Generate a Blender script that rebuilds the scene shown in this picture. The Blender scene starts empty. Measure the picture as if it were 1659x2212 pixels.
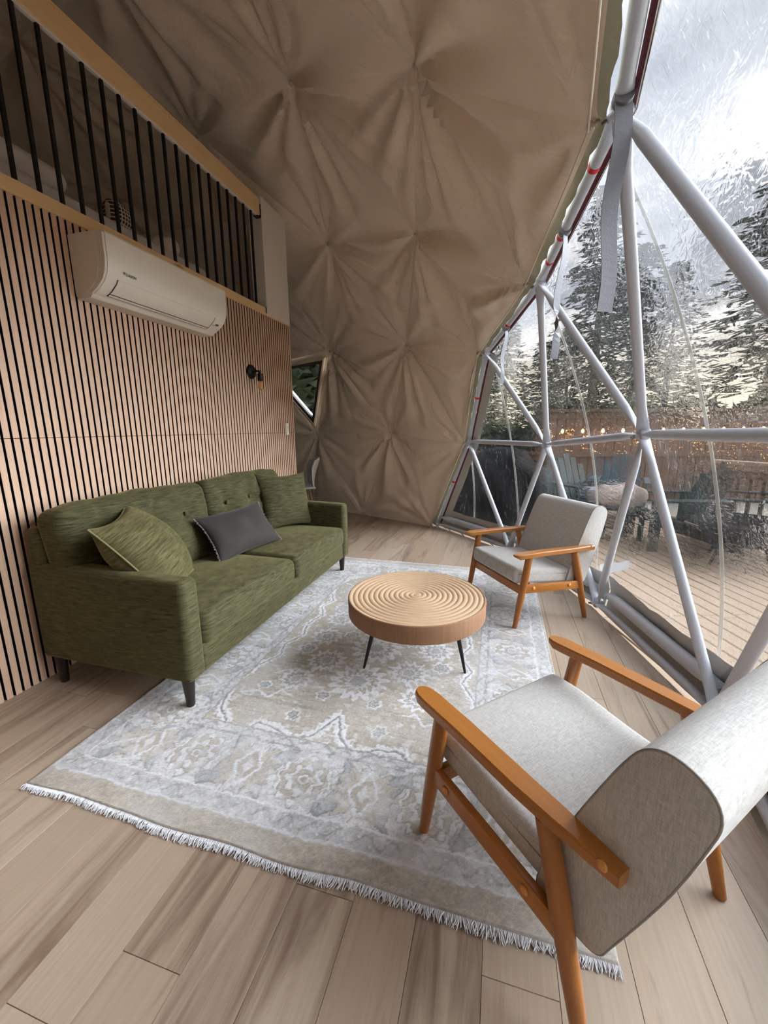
import bpy, bmesh, math, random
import numpy as np
from mathutils import Vector, Matrix

# ------------------------------------------------------------------ camera, sky, sun, exposure
SC = bpy.context.scene
COL = SC.collection
R = math.radians
cam_d = bpy.data.cameras.new('camera'); cam = bpy.data.objects.new('camera', cam_d); COL.objects.link(cam)
cam_d.sensor_fit = 'HORIZONTAL'; cam_d.sensor_width = 36.0; cam_d.lens = 873.58 / 1659 * 36.0
cam_d.clip_start = 0.02; cam_d.clip_end = 500
_right = Vector((0.96244538, 0.27139265, -0.00670301))
_up = Vector((-0.04833121, 0.19559006, 0.97949406))
_back = Vector((0.26713853, -0.94238557, 0.20136149))
cam.matrix_world = Matrix((( _right.x, _up.x, _back.x, 0), (_right.y, _up.y, _back.y, 0), (_right.z, _up.z, _back.z, 1.2), (0, 0, 0, 1)))
SC.camera = cam

SKY_STRENGTH = 0.72
SUN_STRENGTH = 4.7
EXPOSURE = 0.98
vs = SC.view_settings
vs.view_transform = 'Standard'; vs.look = 'None'; vs.gamma = 1.0; vs.use_curve_mapping = False; vs.exposure = EXPOSURE

world = bpy.data.worlds.new('overcast_sky'); SC.world = world; world.use_nodes = True
_n = world.node_tree.nodes; _l = world.node_tree.links; _n.clear()
_out = _n.new('ShaderNodeOutputWorld'); _bg = _n.new('ShaderNodeBackground'); _l.new(_bg.outputs[0], _out.inputs[0])
_bg.inputs[1].default_value = SKY_STRENGTH
_tc = _n.new('ShaderNodeTexCoord'); _sep = _n.new('ShaderNodeSeparateXYZ'); _l.new(_tc.outputs['Generated'], _sep.inputs[0])
# project the view direction on a cloud layer so that the clouds stretch towards the horizon
_zz = _n.new('ShaderNodeMath'); _zz.operation = 'ADD'; _zz.inputs[1].default_value = 0.22; _l.new(_sep.outputs[2], _zz.inputs[0])
_zm = _n.new('ShaderNodeMath'); _zm.operation = 'MAXIMUM'; _zm.inputs[1].default_value = 0.1; _l.new(_zz.outputs[0], _zm.inputs[0])
_dv = _n.new('ShaderNodeVectorMath'); _dv.operation = 'DIVIDE'; _l.new(_tc.outputs['Generated'], _dv.inputs[0])
_cz = _n.new('ShaderNodeCombineXYZ')
for _i in range(3): _l.new(_zm.outputs[0], _cz.inputs[_i])
_l.new(_cz.outputs[0], _dv.inputs[1])
_no = _n.new('ShaderNodeTexNoise'); _no.inputs['Scale'].default_value = 2.6; _no.inputs['Detail'].default_value = 7; _no.inputs['Roughness'].default_value = 0.52
_no.inputs['Distortion'].default_value = 0.25
_l.new(_dv.outputs[0], _no.inputs['Vector'])
_rp = _n.new('ShaderNodeValToRGB'); _l.new(_no.outputs[0], _rp.inputs[0])
_e = _rp.color_ramp.elements
_e[0].position = 0.36; _e[0].color = (0.40, 0.43, 0.49, 1)
_e[1].position = 0.66; _e[1].color = (1.5, 1.47, 1.43, 1)
_e2 = _rp.color_ramp.elements.new(0.52); _e2.color = (0.66, 0.69, 0.75, 1)
# a warm pale band low over the horizon, all the way round
_hr = _n.new('ShaderNodeMapRange'); _hr.inputs[1].default_value = 0.02; _hr.inputs[2].default_value = 0.24; _hr.inputs[3].default_value = 1; _hr.inputs[4].default_value = 0
_l.new(_sep.outputs[2], _hr.inputs[0])
_mx = _n.new('ShaderNodeMix'); _mx.data_type = 'RGBA'; _l.new(_hr.outputs[0], _mx.inputs[0]); _l.new(_rp.outputs[0], _mx.inputs[6])
_mx.inputs[7].default_value = (1.6, 1.42, 1.08, 1)
_l.new(_mx.outputs[2], _bg.inputs[0])

sun_d = bpy.data.lights.new('sun_behind_cloud', 'SUN'); sun_d.energy = SUN_STRENGTH; sun_d.angle = R(55); sun_d.color = (0.90, 0.955, 1.0)
sun = bpy.data.objects.new('sun_behind_cloud', sun_d); COL.objects.link(sun)
sun.rotation_euler = Vector((0.86, 0.30, 0.46)).to_track_quat('Z', 'Y').to_euler()
sun.location = (20, 8, 16)

cy = SC.cycles; cy.max_bounces = 7; cy.diffuse_bounces = 5; cy.glossy_bounces = 2; cy.transmission_bounces = 3; cy.transparent_max_bounces = 10; cy.caustics_reflective = False; cy.caustics_refractive = True; cy.adaptive_threshold = 0.13; cy.adaptive_min_samples = 16

# ------------------------------------------------------------------ helpers
rng = random.Random(7)
def link(o, parent=None):
    COL.objects.link(o)
    if parent is not None: o.parent = parent
    return o
def tag(o, label=None, cat=None, group=None, kind=None):
    if label: o['label'] = label
    if cat: o['category'] = cat
    if group: o['group'] = group
    if kind: o['kind'] = kind
    return o
def empty(name, loc=(0, 0, 0), rz=0.0):
    o = bpy.data.objects.new(name, None); link(o); o.location = loc; o.rotation_euler = (0, 0, rz); o.empty_display_size = 0.1
    return o
class MB:
    """collects vertices and faces of ONE mesh"""
    def __init__(s): s.v = []; s.f = []; s.smooth = None
    def add(s, vs, fs):
        o = len(s.v); s.v += [tuple(map(float, p)) for p in vs]; s.f += [tuple(i + o for i in f) for f in fs]; return s
    def box(s, x0, x1, y0, y1, z0, z1):
        return s.add([(x0, y0, z0), (x1, y0, z0), (x1, y1, z0), (x0, y1, z0), (x0, y0, z1), (x1, y0, z1), (x1, y1, z1), (x0, y1, z1)],
                     [(0, 3, 2, 1), (4, 5, 6, 7), (0, 1, 5, 4), (1, 2, 6, 5), (2, 3, 7, 6), (3, 0, 4, 7)])
    def cbox(s, x0, x1, y0, y1, z0, z1, c=0.003):
        """chamfered box"""
        bm = bmesh.new(); t = MB().box(x0, x1, y0, y1, z0, z1)
        V = [bm.verts.new(p) for p in t.v]; [bm.faces.new([V[i] for i in f]) for f in t.f]
        bmesh.ops.bevel(bm, geom=list(bm.edges), offset=c, segments=2, profile=0.5, affect='EDGES')
        bm.verts.ensure_lookup_table(); bm.verts.index_update()
        s.add([v.co[:] for v in bm.verts], [[v.index for v in f.verts] for f in bm.faces]); bm.free(); return s
    def tube(s, pts, rad, n=10, cap=True, flat=None):
        """tube along pts; rad number or list; flat: list of (a,b) scalings of the two section axes"""
        pts = [Vector(p) for p in pts]; k = len(pts)
        rad = [rad] * k if not hasattr(rad, '__len__') else rad
        d0 = (pts[1] - pts[0]).normalized()
        ref = Vector((0, 0, 1)) if abs(d0.z) < 0.9 else Vector((1, 0, 0))
        a = d0.cross(ref).normalized(); vs = []
        for i, p in enumerate(pts):
            d = (pts[min(i + 1, k - 1)] - pts[max(i - 1, 0)]).normalized()
            a = (a - d * a.dot(d)).normalized(); b = d.cross(a)
            fa, fb = flat[i] if flat else (1, 1)
            for j in range(n):
                t = 2 * math.pi * j / n
                vs.append(p + (a * math.cos(t) * fa + b * math.sin(t) * fb) * rad[i])
        fs = [(i * n + j, i * n + (j + 1) % n, (i + 1) * n + (j + 1) % n, (i + 1) * n + j) for i in range(k - 1) for j in range(n)]
        if cap: fs += [tuple(range(n - 1, -1, -1)), tuple((k - 1) * n + j for j in range(n))]
        return s.add(vs, fs)
    def lathe(s, prof, n=24, axis='z', c=(0, 0, 0)):
        vs = []; k = len(prof)
        for r, h in prof:
            for j in range(n):
                t = 2 * math.pi * j / n
                p = (r * math.cos(t), r * math.sin(t), h)
                if axis == 'x': p = (h, r * math.cos(t), r * math.sin(t))
                if axis == 'y': p = (r * math.sin(t), h, r * math.cos(t))
                vs.append((p[0] + c[0], p[1] + c[1], p[2] + c[2]))
        fs = [(i * n + j, i * n + (j + 1) % n, (i + 1) * n + (j + 1) % n, (i + 1) * n + j) for i in range(k - 1) for j in range(n)]
        fs += [tuple(range(n - 1, -1, -1)), tuple((k - 1) * n + j for j in range(n))]
        return s.add(vs, fs)
    def prism(s, poly, z0, z1, axis='z'):
        n = len(poly)
        def P(a, b, h): return (a, b, h) if axis == 'z' else ((a, h, b) if axis == 'y' else (h, a, b))
        vs = [P(a, b, z0) for a, b in poly] + [P(a, b, z1) for a, b in poly]
        return s.add(vs, [tuple(range(n - 1, -1, -1)), tuple(range(n, 2 * n))] + [(i, (i + 1) % n, n + (i + 1) % n, n + i) for i in range(n)])
    def rbox(s, c, half, r, crown=(0, 0, 0), n=6, m=8, fn=None):
        """soft rounded box: corner radius r, crown bulges the +/-x, +/-y, +/-z faces; fn(np points)->points"""
        h = np.array(half, float); r = min(r, h.min() * 0.999)
        def line(H):
            t = np.linspace(0, 1, n + 1); a = H - r + r * np.tan(t * math.pi / 4)
            mid = np.linspace(-(H - r), H - r, m + 1)[1:-1]
            return np.concatenate([-a[::-1], mid, a])
        L = [line(q) for q in h]; idx = {}; vs = []
        def vid(i, j, k):
            key = (i, j, k)
            if key not in idx: idx[key] = len(vs); vs.append((L[0][i], L[1][j], L[2][k]))
            return idx[key]
        fs = []; N = [len(q) - 1 for q in L]
        for ax in range(3):
            u, v = [q for q in range(3) if q != ax]
            for side in (0, N[ax]):
                for i in range(N[u]):
                    for j in range(N[v]):
                        q = []
                        for di, dj in ((0, 0), (1, 0), (1, 1), (0, 1)):
                            t = [0, 0, 0]; t[ax] = side; t[u] = i + di; t[v] = j + dj; q.append(vid(*t))
                        flip = (side == 0) ^ (ax == 1)
                        fs.append(tuple(q[::-1] if flip else q))
        P = np.array(vs); inner = np.clip(P, -(h - r), h - r); d = P - inner
        ln = np.linalg.norm(d, axis=1, keepdims=True); ln[ln == 0] = 1
        Q = inner + d / ln * r
        q = Q / h
        for ax in range(3):
            u, v = [w for w in range(3) if w != ax]
            Q[:, ax] += np.sign(q[:, ax]) * np.clip(np.abs(q[:, ax]) * 1.4 - 0.4, 0, 1) * crown[ax] * (1 - q[:, u] ** 2) * (1 - q[:, v] ** 2)
        Q = Q + np.array(c, float)
        if fn is not None: Q = fn(Q)
        return s.add(Q.tolist(), fs)
    def xform(s, M, start=0):
        s.v[start:] = [tuple(M @ Vector(p)) for p in s.v[start:]]; return s
    def mesh(s, name, mat=None, smooth=False, angle=None):
        me = bpy.data.meshes.new(name); me.from_pydata(s.v, [], s.f); me.update()
        if mat: me.materials.append(mat)
        if smooth:
            me.shade_smooth()
            if angle: me.set_sharp_from_angle(angle=R(angle))
        return me
    def build(s, name, mat=None, parent=None, smooth=False, angle=None):
        return link(bpy.data.objects.new(name, s.mesh(name, mat, smooth, angle)), parent)
def dup(o, parent=None):
    c = o.copy(); COL.objects.link(c)
    if parent is not None: c.parent = parent
    for ch in [x for x in o.children]: dup(ch, c)
    return c
def lettering(body, size, mat, parent, M, name='lettering', extrude=0.0004):
    cu = bpy.data.curves.new(name, 'FONT'); cu.body = body; cu.size = size; cu.extrude = extrude
    t = bpy.data.objects.new(name + '_curve', cu); COL.objects.link(t)
    dg = bpy.context.evaluated_depsgraph_get()
    me = bpy.data.meshes.new_from_object(t.evaluated_get(dg)); bpy.data.objects.remove(t)
    me.materials.clear(); me.materials.append(mat); me.transform(M)
    return link(bpy.data.objects.new(name, me), parent)
def vnoise(x, y, seed=0, scale=1.0):
    """smooth value noise in numpy"""
    r_ = np.random.RandomState(seed); G = r_.rand(64, 64)
    x = np.asarray(x) * scale; y = np.asarray(y) * scale
    xi = np.floor(x).astype(int); yi = np.floor(y).astype(int); fx = x - xi; fy = y - yi
    fx = fx * fx * (3 - 2 * fx); fy = fy * fy * (3 - 2 * fy)
    g = lambda a, b: G[a % 64, b % 64]
    return (g(xi, yi) * (1 - fx) + g(xi + 1, yi) * fx) * (1 - fy) + (g(xi, yi + 1) * (1 - fx) + g(xi + 1, yi + 1) * fx) * fy

# ------------------------------------------------------------------ materials (all node based)
def srgb(r, g, b):
    f = lambda c: (c / 255 / 12.92) if c / 255 <= 0.04045 else ((c / 255 + 0.055) / 1.055) ** 2.4
    return (f(r), f(g), f(b), 1)
class NM:
    def __init__(s, name, rough=0.6, metal=0.0, spec=0.5, sheen=0.0, coat=0.0):
        s.m = bpy.data.materials.new(name); s.m.use_nodes = True; s.t = s.m.node_tree; s.N = s.t.nodes; s.L = s.t.links
        s.b = s.N['Principled BSDF']; i = s.b.inputs
        i['Roughness'].default_value = rough; i['Metallic'].default_value = metal; i['Specular IOR Level'].default_value = spec
        i['Sheen Weight'].default_value = sheen; i['Coat Weight'].default_value = coat
        s._tc = None; s._oi = None
    def coords(s, scale=(1, 1, 1), which='Object', rand=0.0, rot=(0, 0, 0)):
        if s._tc is None: s._tc = s.N.new('ShaderNodeTexCoord')
        src = s._tc.outputs[which]
        if rand:
            a = s.N.new('ShaderNodeVectorMath'); a.operation = 'ADD'; s.L.new(src, a.inputs[0])
            k = s.N.new('ShaderNodeMath'); k.operation = 'MULTIPLY'; k.inputs[1].default_value = rand; s.L.new(s.orand(), k.inputs[0])
            s.L.new(k.outputs[0], a.inputs[1]); src = a.outputs[0]
        mp = s.N.new('ShaderNodeMapping'); mp.inputs['Scale'].default_value = scale; mp.inputs['Rotation'].default_value = rot
        s.L.new(src, mp.inputs[0]); return mp.outputs[0]
    def orand(s):
        if s._oi is None: s._oi = s.N.new('ShaderNodeObjectInfo')
        return s._oi.outputs['Random']
    def noise(s, vec, scale=5, detail=4, rough=0.55, dist=0.0):
        n = s.N.new('ShaderNodeTexNoise'); n.inputs['Scale'].default_value = scale; n.inputs['Detail'].default_value = detail
        n.inputs['Roughness'].default_value = rough; n.inputs['Distortion'].default_value = dist; s.L.new(vec, n.inputs['Vector']); return n.outputs[0]
    def wave(s, vec, scale=5, dist=2, detail=2, kind='BANDS', direction='X', dscale=1.0):
        n = s.N.new('ShaderNodeTexWave'); n.wave_type = kind; n.inputs['Scale'].default_value = scale; n.inputs['Distortion'].default_value = dist
        n.inputs['Detail'].default_value = detail; n.inputs['Detail Scale'].default_value = dscale
        if kind == 'BANDS': n.bands_direction = direction
        else: n.rings_direction = direction
        s.L.new(vec, n.inputs['Vector']); return n.outputs[1]
    def ramp(s, fac, stops):
        r_ = s.N.new('ShaderNodeValToRGB'); e = r_.color_ramp.elements
        while len(e) < len(stops): e.new(0.5)
        for k, (p, c) in enumerate(stops): e[k].position = p; e[k].color = c if len(c) == 4 else (*c, 1)
        s.L.new(fac, r_.inputs[0]); return r_.outputs[0]
    def mapr(s, fac, a, b, c=0, d=1):
        r_ = s.N.new('ShaderNodeMapRange'); r_.inputs[1].default_value = a; r_.inputs[2].default_value = b; r_.inputs[3].default_value = c; r_.inputs[4].default_value = d
        s.L.new(fac, r_.inputs[0]); return r_.outputs[0]
    def mix(s, fac, a, b, mode='MIX'):
        n = s.N.new('ShaderNodeMix'); n.data_type = 'RGBA'; n.blend_type = mode
        for k, v in ((0, fac), (6, a), (7, b)):
            if hasattr(v, 'is_linked'): s.L.new(v, n.inputs[k])
            else: n.inputs[k].default_value = v
        return n.outputs[2]
    def math(s, op, a, b=0.0):
        n = s.N.new('ShaderNodeMath'); n.operation = op
        for k, v in ((0, a), (1, b)):
            if hasattr(v, 'is_linked'): s.L.new(v, n.inputs[k])
            else: n.inputs[k].default_value = v
        return n.outputs[0]
    def color(s, c):
        if hasattr(c, 'is_linked'): s.L.new(c, s.b.inputs['Base Color'])
        else: s.b.inputs['Base Color'].default_value = c
        return s
    def bump(s, h, strength=0.3, dist=0.01):
        n = s.N.new('ShaderNodeBump'); n.inputs['Strength'].default_value = strength; n.inputs['Distance'].default_value = dist
        s.L.new(h, n.inputs['Height']); s.L.new(n.outputs[0], s.b.inputs['Normal']); return s
    def rough(s, sock): s.L.new(sock, s.b.inputs['Roughness']); return s
def plain(name, rgb, rough=0.5, metal=0.0, spec=0.5, var=0.08, scale=8, bump=0.0, sheen=0, coat=0):
    n = NM(name, rough, metal, spec, sheen, coat); c = srgb(*rgb)
    f = n.noise(n.coords(), scale, 4)
    n.color(n.mix(f, tuple(v * (1 - var) for v in c[:3]) + (1,), tuple(min(1, v * (1 + var)) for v in c[:3]) + (1,)))
    if bump: n.bump(n.noise(n.coords(), scale * 6, 3), bump, 0.004)
    return n.m
MAT = {}
# floor planks: greige vinyl oak with brown figure, every plank its own tone
n = NM('floor_plank', 0.38, spec=0.35)
v = n.coords((9, 0.75, 1), rand=37.0); v2 = n.coords((60, 1.6, 1), rand=37.0)
fig = n.noise(v, 1.6, 6, 0.62, 1.2); fine = n.noise(v2, 2.2, 4, 0.6, 0.3)
per = n.orand()
tone = n.ramp(per, [(0.0, srgb(170, 151, 133)), (0.3, srgb(180, 163, 145)), (0.62, srgb(166, 146, 127)), (0.8, srgb(182, 167, 150)), (1.0, srgb(158, 137, 118))])
darkf = n.mapr(per, 0.0, 1.0, 0.61, 0.68)
fm = n.math('SUBTRACT', fig, 0.0)
dk = n.mapr(n.math('SUBTRACT', fig, n.math('MULTIPLY', n.math('SINE', n.math('MULTIPLY', per, 91.0)), 0.10)), 0.53, 0.74)
c1 = n.mix(n.math('MULTIPLY', dk, 0.8), tone, srgb(112, 90, 75))
c2 = n.mix(n.mapr(fine, 0.35, 0.72, 0.0, 0.30), c1, srgb(142, 120, 102))
n.color(c2); n.bump(fine, 0.08, 0.002); MAT['plank'] = n.m
MAT['subfloor'] = plain('subfloor', (38, 30, 24), 0.9)
# liner canvas
n = NM('liner_canvas', 0.92, spec=0.12, sheen=0.15)
f = n.noise(n.coords((1, 1, 1)), 1.3, 2); w = n.noise(n.coords((1, 1, 1)), 420, 1)
n.color(n.mix(f, srgb(227, 212, 195), srgb(238, 223, 206)))
cr = n.noise(n.coords((1, 1, 0.45)), 9.0, 4, 0.62, 1.3)
n.bump(n.math('ADD', n.math('MULTIPLY', cr, 1.0), n.math('MULTIPLY', w, 0.03)), 0.34, 0.03); MAT['liner'] = n.m
MAT['hem'] = plain('liner_hem', (214, 202, 186), 0.85)
MAT['insul'] = plain('insulation_batting', (166, 166, 146), 0.95, var=0.2, scale=20, bump=0.3)
MAT['button'] = plain('liner_button', (196, 186, 172), 0.4)
# slats
n = NM('oak_slat', 0.55, spec=0.3)
g = n.noise(n.coords((40, 40, 1.4), rand=19.0), 1.6, 5, 0.6, 0.6); h_ = n.noise(n.coords((110, 110, 2.2), rand=19.0), 2, 3)
n.color(n.mix(n.mapr(h_, 0.35, 0.75, 0, 0.35), n.mix(g, srgb(222, 192, 168), srgb(198, 164, 138)), srgb(166, 130, 106))); n.bump(h_, 0.06, 0.001); MAT['slat'] = n.m
MAT['felt'] = plain('black_felt', (22, 18, 18), 0.95, spec=0.1)
# pine
n = NM('knotty_pine', 0.5, spec=0.35)
g = n.noise(n.coords((60, 1.2, 60)), 1.3, 5, 0.6, 0.8)
kn = n.N.new('ShaderNodeTexVoronoi'); kn.inputs['Scale'].default_value = 1.0; n.L.new(n.coords((7, 2.3, 9)), kn.inputs['Vector'])
base = n.mix(g, srgb(240, 210, 164), srgb(222, 184, 132))
n.color(n.mix(n.mapr(kn.outputs[0], 0.05, 0.14, 0.85, 0.0), base, srgb(104, 62, 34))); n.bump(g, 0.08, 0.002); MAT['pine'] = n.m
MAT['blackmetal'] = plain('black_metal', (16, 16, 17), 0.45, spec=0.4)
MAT['whitewall'] = plain('white_paint', (226, 220, 212), 0.7, var=0.03)
MAT['acwhite'] = plain('white_plastic', (236, 231, 222), 0.32, var=0.02)
MAT['acside'] = plain('white_plastic_side', (226, 220, 211), 0.4, var=0.02)
MAT['acdark'] = plain('dark_slot', (62, 58, 54), 0.6)
MAT['greyprint'] = plain('grey_print', (112, 110, 108), 0.6)
MAT['tube'] = plain('white_powder_coat', (186, 191, 201), 0.36, var=0.03, scale=4)
MAT['zinc'] = plain('zinc_bolt', (120, 118, 116), 0.4, metal=0.9)
MAT['flap'] = plain('grey_vinyl_flap', (176, 176, 172), 0.45, var=0.07, scale=5, bump=0.15)
MAT['redband'] = plain('dark_red_band', (96, 26, 36), 0.6)
MAT['redtape'] = plain('red_tape', (206, 34, 48), 0.4)
MAT['strap'] = plain('grey_webbing_strap', (118, 120, 130), 0.6, var=0.05, scale=30, bump=0.2)
MAT['white'] = plain('white_film_tape', (236, 238, 242), 0.4)
# sofa chenille
def chenille(name, ca, cb, cc, rot=(0, 0, 0)):
    n = NM(name, 0.85, spec=0.18, sheen=0.4); n.b.inputs['Sheen Roughness'].default_value = 0.45
    n.b.inputs['Sheen Tint'].default_value = (*srgb(180, 168, 120)[:3], 1)
    a = n.noise(n.coords((10, 9, 95), rot=rot), 1.5, 5, 0.68, 0.35); b = n.noise(n.coords(), 3.0, 4); d = n.noise(n.coords((40, 36, 300), rot=rot), 1.4, 2)
    c = n.mix(n.mapr(a, 0.34, 0.66), srgb(*ca), srgb(*cb)); c = n.mix(n.mapr(b, 0.35, 0.7, 0, 0.45), c, srgb(*cc)); n.color(c)
    n.bump(n.math('ADD', a, n.math('MULTIPLY', d, 0.7)), 0.35, 0.004); return n.m
MAT['green'] = chenille('olive_chenille', (41, 40, 26), (92, 89, 60), (69, 66, 44))
MAT['greenpillow'] = chenille('olive_chenille_pillow', (52, 50, 31), (106, 101, 67), (80, 77, 50))
MAT['piping'] = plain('olive_piping', (116, 110, 76), 0.8)
MAT['velvet'] = plain('taupe_velvet', (40, 33, 30), 0.8, sheen=0.15, var=0.12, scale=6)
MAT['fringegrey'] = plain('grey_fringe', (120, 112, 108), 0.9)
MAT['darkwood'] = plain('espresso_wood', (34, 24, 20), 0.4)
# linen
n = NM('oatmeal_linen', 0.9, spec=0.15, sheen=0.2)
a = n.noise(n.coords((420, 40, 40)), 1.2, 3, 0.6); b = n.noise(n.coords((40, 420, 420)), 1.2, 3, 0.6); c = n.noise(n.coords(), 4, 3)
ab = n.math('ADD', a, b)
n.color(n.mix(n.mapr(c, 0.3, 0.7, 0, 0.25), n.mix(n.mapr(ab, 0.75, 1.25), srgb(166, 164, 161), srgb(205, 203, 199)), srgb(196, 193, 188))); n.bump(ab, 0.25, 0.0012); MAT['linen'] = n.m
MAT['seam'] = plain('linen_seam', (150, 146, 142), 0.9)
# orange teak
n = NM('honey_stained_wood', 0.34, spec=0.45, coat=0.15)
g = n.noise(n.coords((3.0, 45, 45)), 1.6, 5, 0.6, 0.5)
n.color(n.mix(g, srgb(184, 120, 54), srgb(152, 94, 40))); n.bump(g, 0.04, 0.001); MAT['teak'] = n.m
n = NM('honey_stained_leg', 0.34, spec=0.45, coat=0.15)
g = n.noise(n.coords((45, 45, 3.0)), 1.6, 5, 0.6, 0.5)
n.color(n.mix(g, srgb(172, 108, 48), srgb(136, 82, 34))); MAT['teakleg'] = n.m
MAT['teakbutton'] = plain('honey_wood_plug', (208, 142, 72), 0.35)
# coffee table
n = NM('carved_fir_top', 0.55, spec=0.3)
g = n.noise(n.coords((5, 60, 60)), 1.4, 5, 0.6, 0.6)
n.color(n.mix(g, srgb(206, 178, 148), srgb(182, 150, 118))); n.bump(g, 0.05, 0.001); MAT['tabletop'] = n.m
n = NM('fir_rim', 0.55, spec=0.3)
g = n.noise(n.coords((70, 70, 1.8)), 1.5, 5, 0.65, 0.4); g2 = n.noise(n.coords((10, 10, 0.6)), 1.5, 3)
n.color(n.mix(n.mapr(g2, 0.3, 0.7, 0, 0.5), n.mix(g, srgb(172, 132, 102), srgb(116, 83, 60)), srgb(140, 102, 74))); n.bump(g, 0.08, 0.001); MAT['tablerim'] = n.m
# clear film: see-through, a little milky, with sky glints painted in as white crease streaks
n = NM('clear_vinyl'); nt = n.N; nt.remove(n.b); outn = nt['Material Output']
tr = nt.new('ShaderNodeBsdfTransparent'); tr.inputs[0].default_value = (0.93, 0.94, 0.95, 1)
gl = nt.new('ShaderNodeBsdfGlossy'); gl.inputs['Roughness'].default_value = 0.12; gl.inputs[0].default_value = (1, 1, 1, 1)
tl = nt.new('ShaderNodeBsdfTranslucent'); tl.inputs[0].default_value = (0.95, 0.96, 1.0, 1)
st = n.noise(n.coords((26, 26, 5), rot=(0.25, 0.1, 0)), 1.0, 2, 0.62, 1.0)
st2 = n.noise(n.coords((90, 90, 11), rot=(-0.2, 0.15, 0.1)), 1.0, 2, 0.6, 0.8)
ms = n.noise(n.coords((1.3, 1.3, 0.9)), 1.0, 1)
crease_glint = n.math('MULTIPLY', n.mapr(st2, 0.63, 0.72), n.mapr(ms, 0.42, 0.62))
crease_glint = n.math('ADD', n.math('MULTIPLY', crease_glint, 0.14), n.math('MULTIPLY', n.mapr(st, 0.60, 0.78), 0.025))
milky = n.math('ADD', n.mapr(ms, 0.35, 0.75, 0.001, 0.008), crease_glint)
rf = nt.new('ShaderNodeBsdfRefraction'); rf.inputs['Roughness'].default_value = 0.0; rf.inputs['IOR'].default_value = 1.035; rf.inputs[0].default_value = (0.93, 0.94, 0.95, 1)
bq = nt.new('ShaderNodeBump'); bq.inputs['Strength'].default_value = 1.0; bq.inputs['Distance'].default_value = 0.02; n.L.new(n.noise(n.coords((14, 14, 40)), 1.0, 2, 0.6, 0.6), bq.inputs['Height']); n.L.new(bq.outputs[0], rf.inputs['Normal'])
mx0 = nt.new('ShaderNodeMixShader'); mx0.inputs[0].default_value = 0.45; n.L.new(tr.outputs[0], mx0.inputs[1]); n.L.new(rf.outputs[0], mx0.inputs[2])
mx1 = nt.new('ShaderNodeMixShader'); n.L.new(milky, mx1.inputs[0]); n.L.new(mx0.outputs[0], mx1.inputs[1]); n.L.new(tl.outputs[0], mx1.inputs[2])
fr = nt.new('ShaderNodeFresnel'); fr.inputs[0].default_value = 1.16
bp = nt.new('ShaderNodeBump'); bp.inputs['Strength'].default_value = 0.35; bp.inputs['Distance'].default_value = 0.02; n.L.new(st, bp.inputs['Height']); n.L.new(bp.outputs[0], gl.inputs['Normal']); n.L.new(bp.outputs[0], fr.inputs['Normal'])
mx2 = nt.new('ShaderNodeMixShader'); n.L.new(fr.outputs[0], mx2.inputs[0]); n.L.new(mx1.outputs[0], mx2.inputs[1]); n.L.new(gl.outputs[0], mx2.inputs[2])
n.L.new(mx2.outputs[0], outn.inputs[0]); MAT['film'] = n.m
def seethrough(name, rgb, k, rough=0.2):
    n = NM(name, rough); n.color(srgb(*rgb)); nt = n.N; tr = nt.new('ShaderNodeBsdfTransparent'); mx = nt.new('ShaderNodeMixShader')
    mx.inputs[0].default_value = k; n.L.new(tr.outputs[0], mx.inputs[1]); n.L.new(n.b.outputs[0], mx.inputs[2]); n.L.new(mx.outputs[0], nt['Material Output'].inputs[0]); return n.m
MAT['weld'] = seethrough('welded_vinyl_seam', (222, 222, 216), 0.38)
MAT['glass'] = seethrough('window_glass', (200, 210, 214), 0.10, 0.05)
MAT['bulbglass'] = seethrough('amber_bulb_glass', (214, 160, 84), 0.55, 0.08)
MAT['winframe'] = plain('grey_aluminium', (86, 84, 82), 0.5)
# outdoors
n = NM('weathered_deck', 0.8, spec=0.2)
g = n.noise(n.coords((22, 2.0, 10), rand=23.0), 1.3, 6, 0.65, 0.6); d = n.noise(n.coords(), 1.5, 4)
n.color(n.mix(n.mapr(d, 0.3, 0.7, 0, 0.4), n.mix(g, srgb(200, 179, 158), srgb(146, 125, 107)), srgb(170, 147, 128))); n.bump(g, 0.25, 0.006); MAT['deck'] = n.m
n = NM('cedar_fence', 0.8, spec=0.2)
g = n.noise(n.coords((16, 16, 1.6), rand=11.0), 1.5, 5, 0.62, 0.7); pr_ = n.orand()
n.color(n.mix(n.mapr(pr_, 0, 1, 0, 0.5), n.mix(g, srgb(128, 104, 88), srgb(64, 51, 45)), srgb(108, 90, 80))); MAT['fence'] = n.m
MAT['ground'] = plain('bare_earth', (110, 98, 80), 0.95, var=0.3, scale=1.5)
MAT['gravel'] = plain('pale_gravel', (176, 168, 158), 0.95, var=0.35, scale=30, bump=0.5)
MAT['cover'] = plain('black_grill_cover', (8, 9, 13), 0.75, spec=0.15, var=0.2, scale=3, bump=0.25)
MAT['adgreen'] = plain('dark_green_paint', (20, 40, 35), 0.6)
MAT['adblue'] = plain('slate_blue_paint', (62, 88, 100), 0.6)
MAT['clothwhite'] = plain('white_cloth', (214, 210, 206), 0.9, bump=0.2)
MAT['clothpink'] = plain('pale_blanket', (172, 158, 150), 0.9, bump=0.2)
MAT['bark'] = plain('conifer_bark', (58, 48, 40), 0.95, var=0.25, scale=14, bump=0.4)
n = NM('conifer_needles', 0.75, spec=0.2)
f = n.noise(n.coords(), 2.0, 3)
n.color(n.mix(n.orand(), n.mix(f, srgb(34, 46, 34), srgb(66, 80, 56)), n.mix(f, srgb(40, 48, 38), srgb(78, 86, 62)))); MAT['needles'] = n.m
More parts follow.
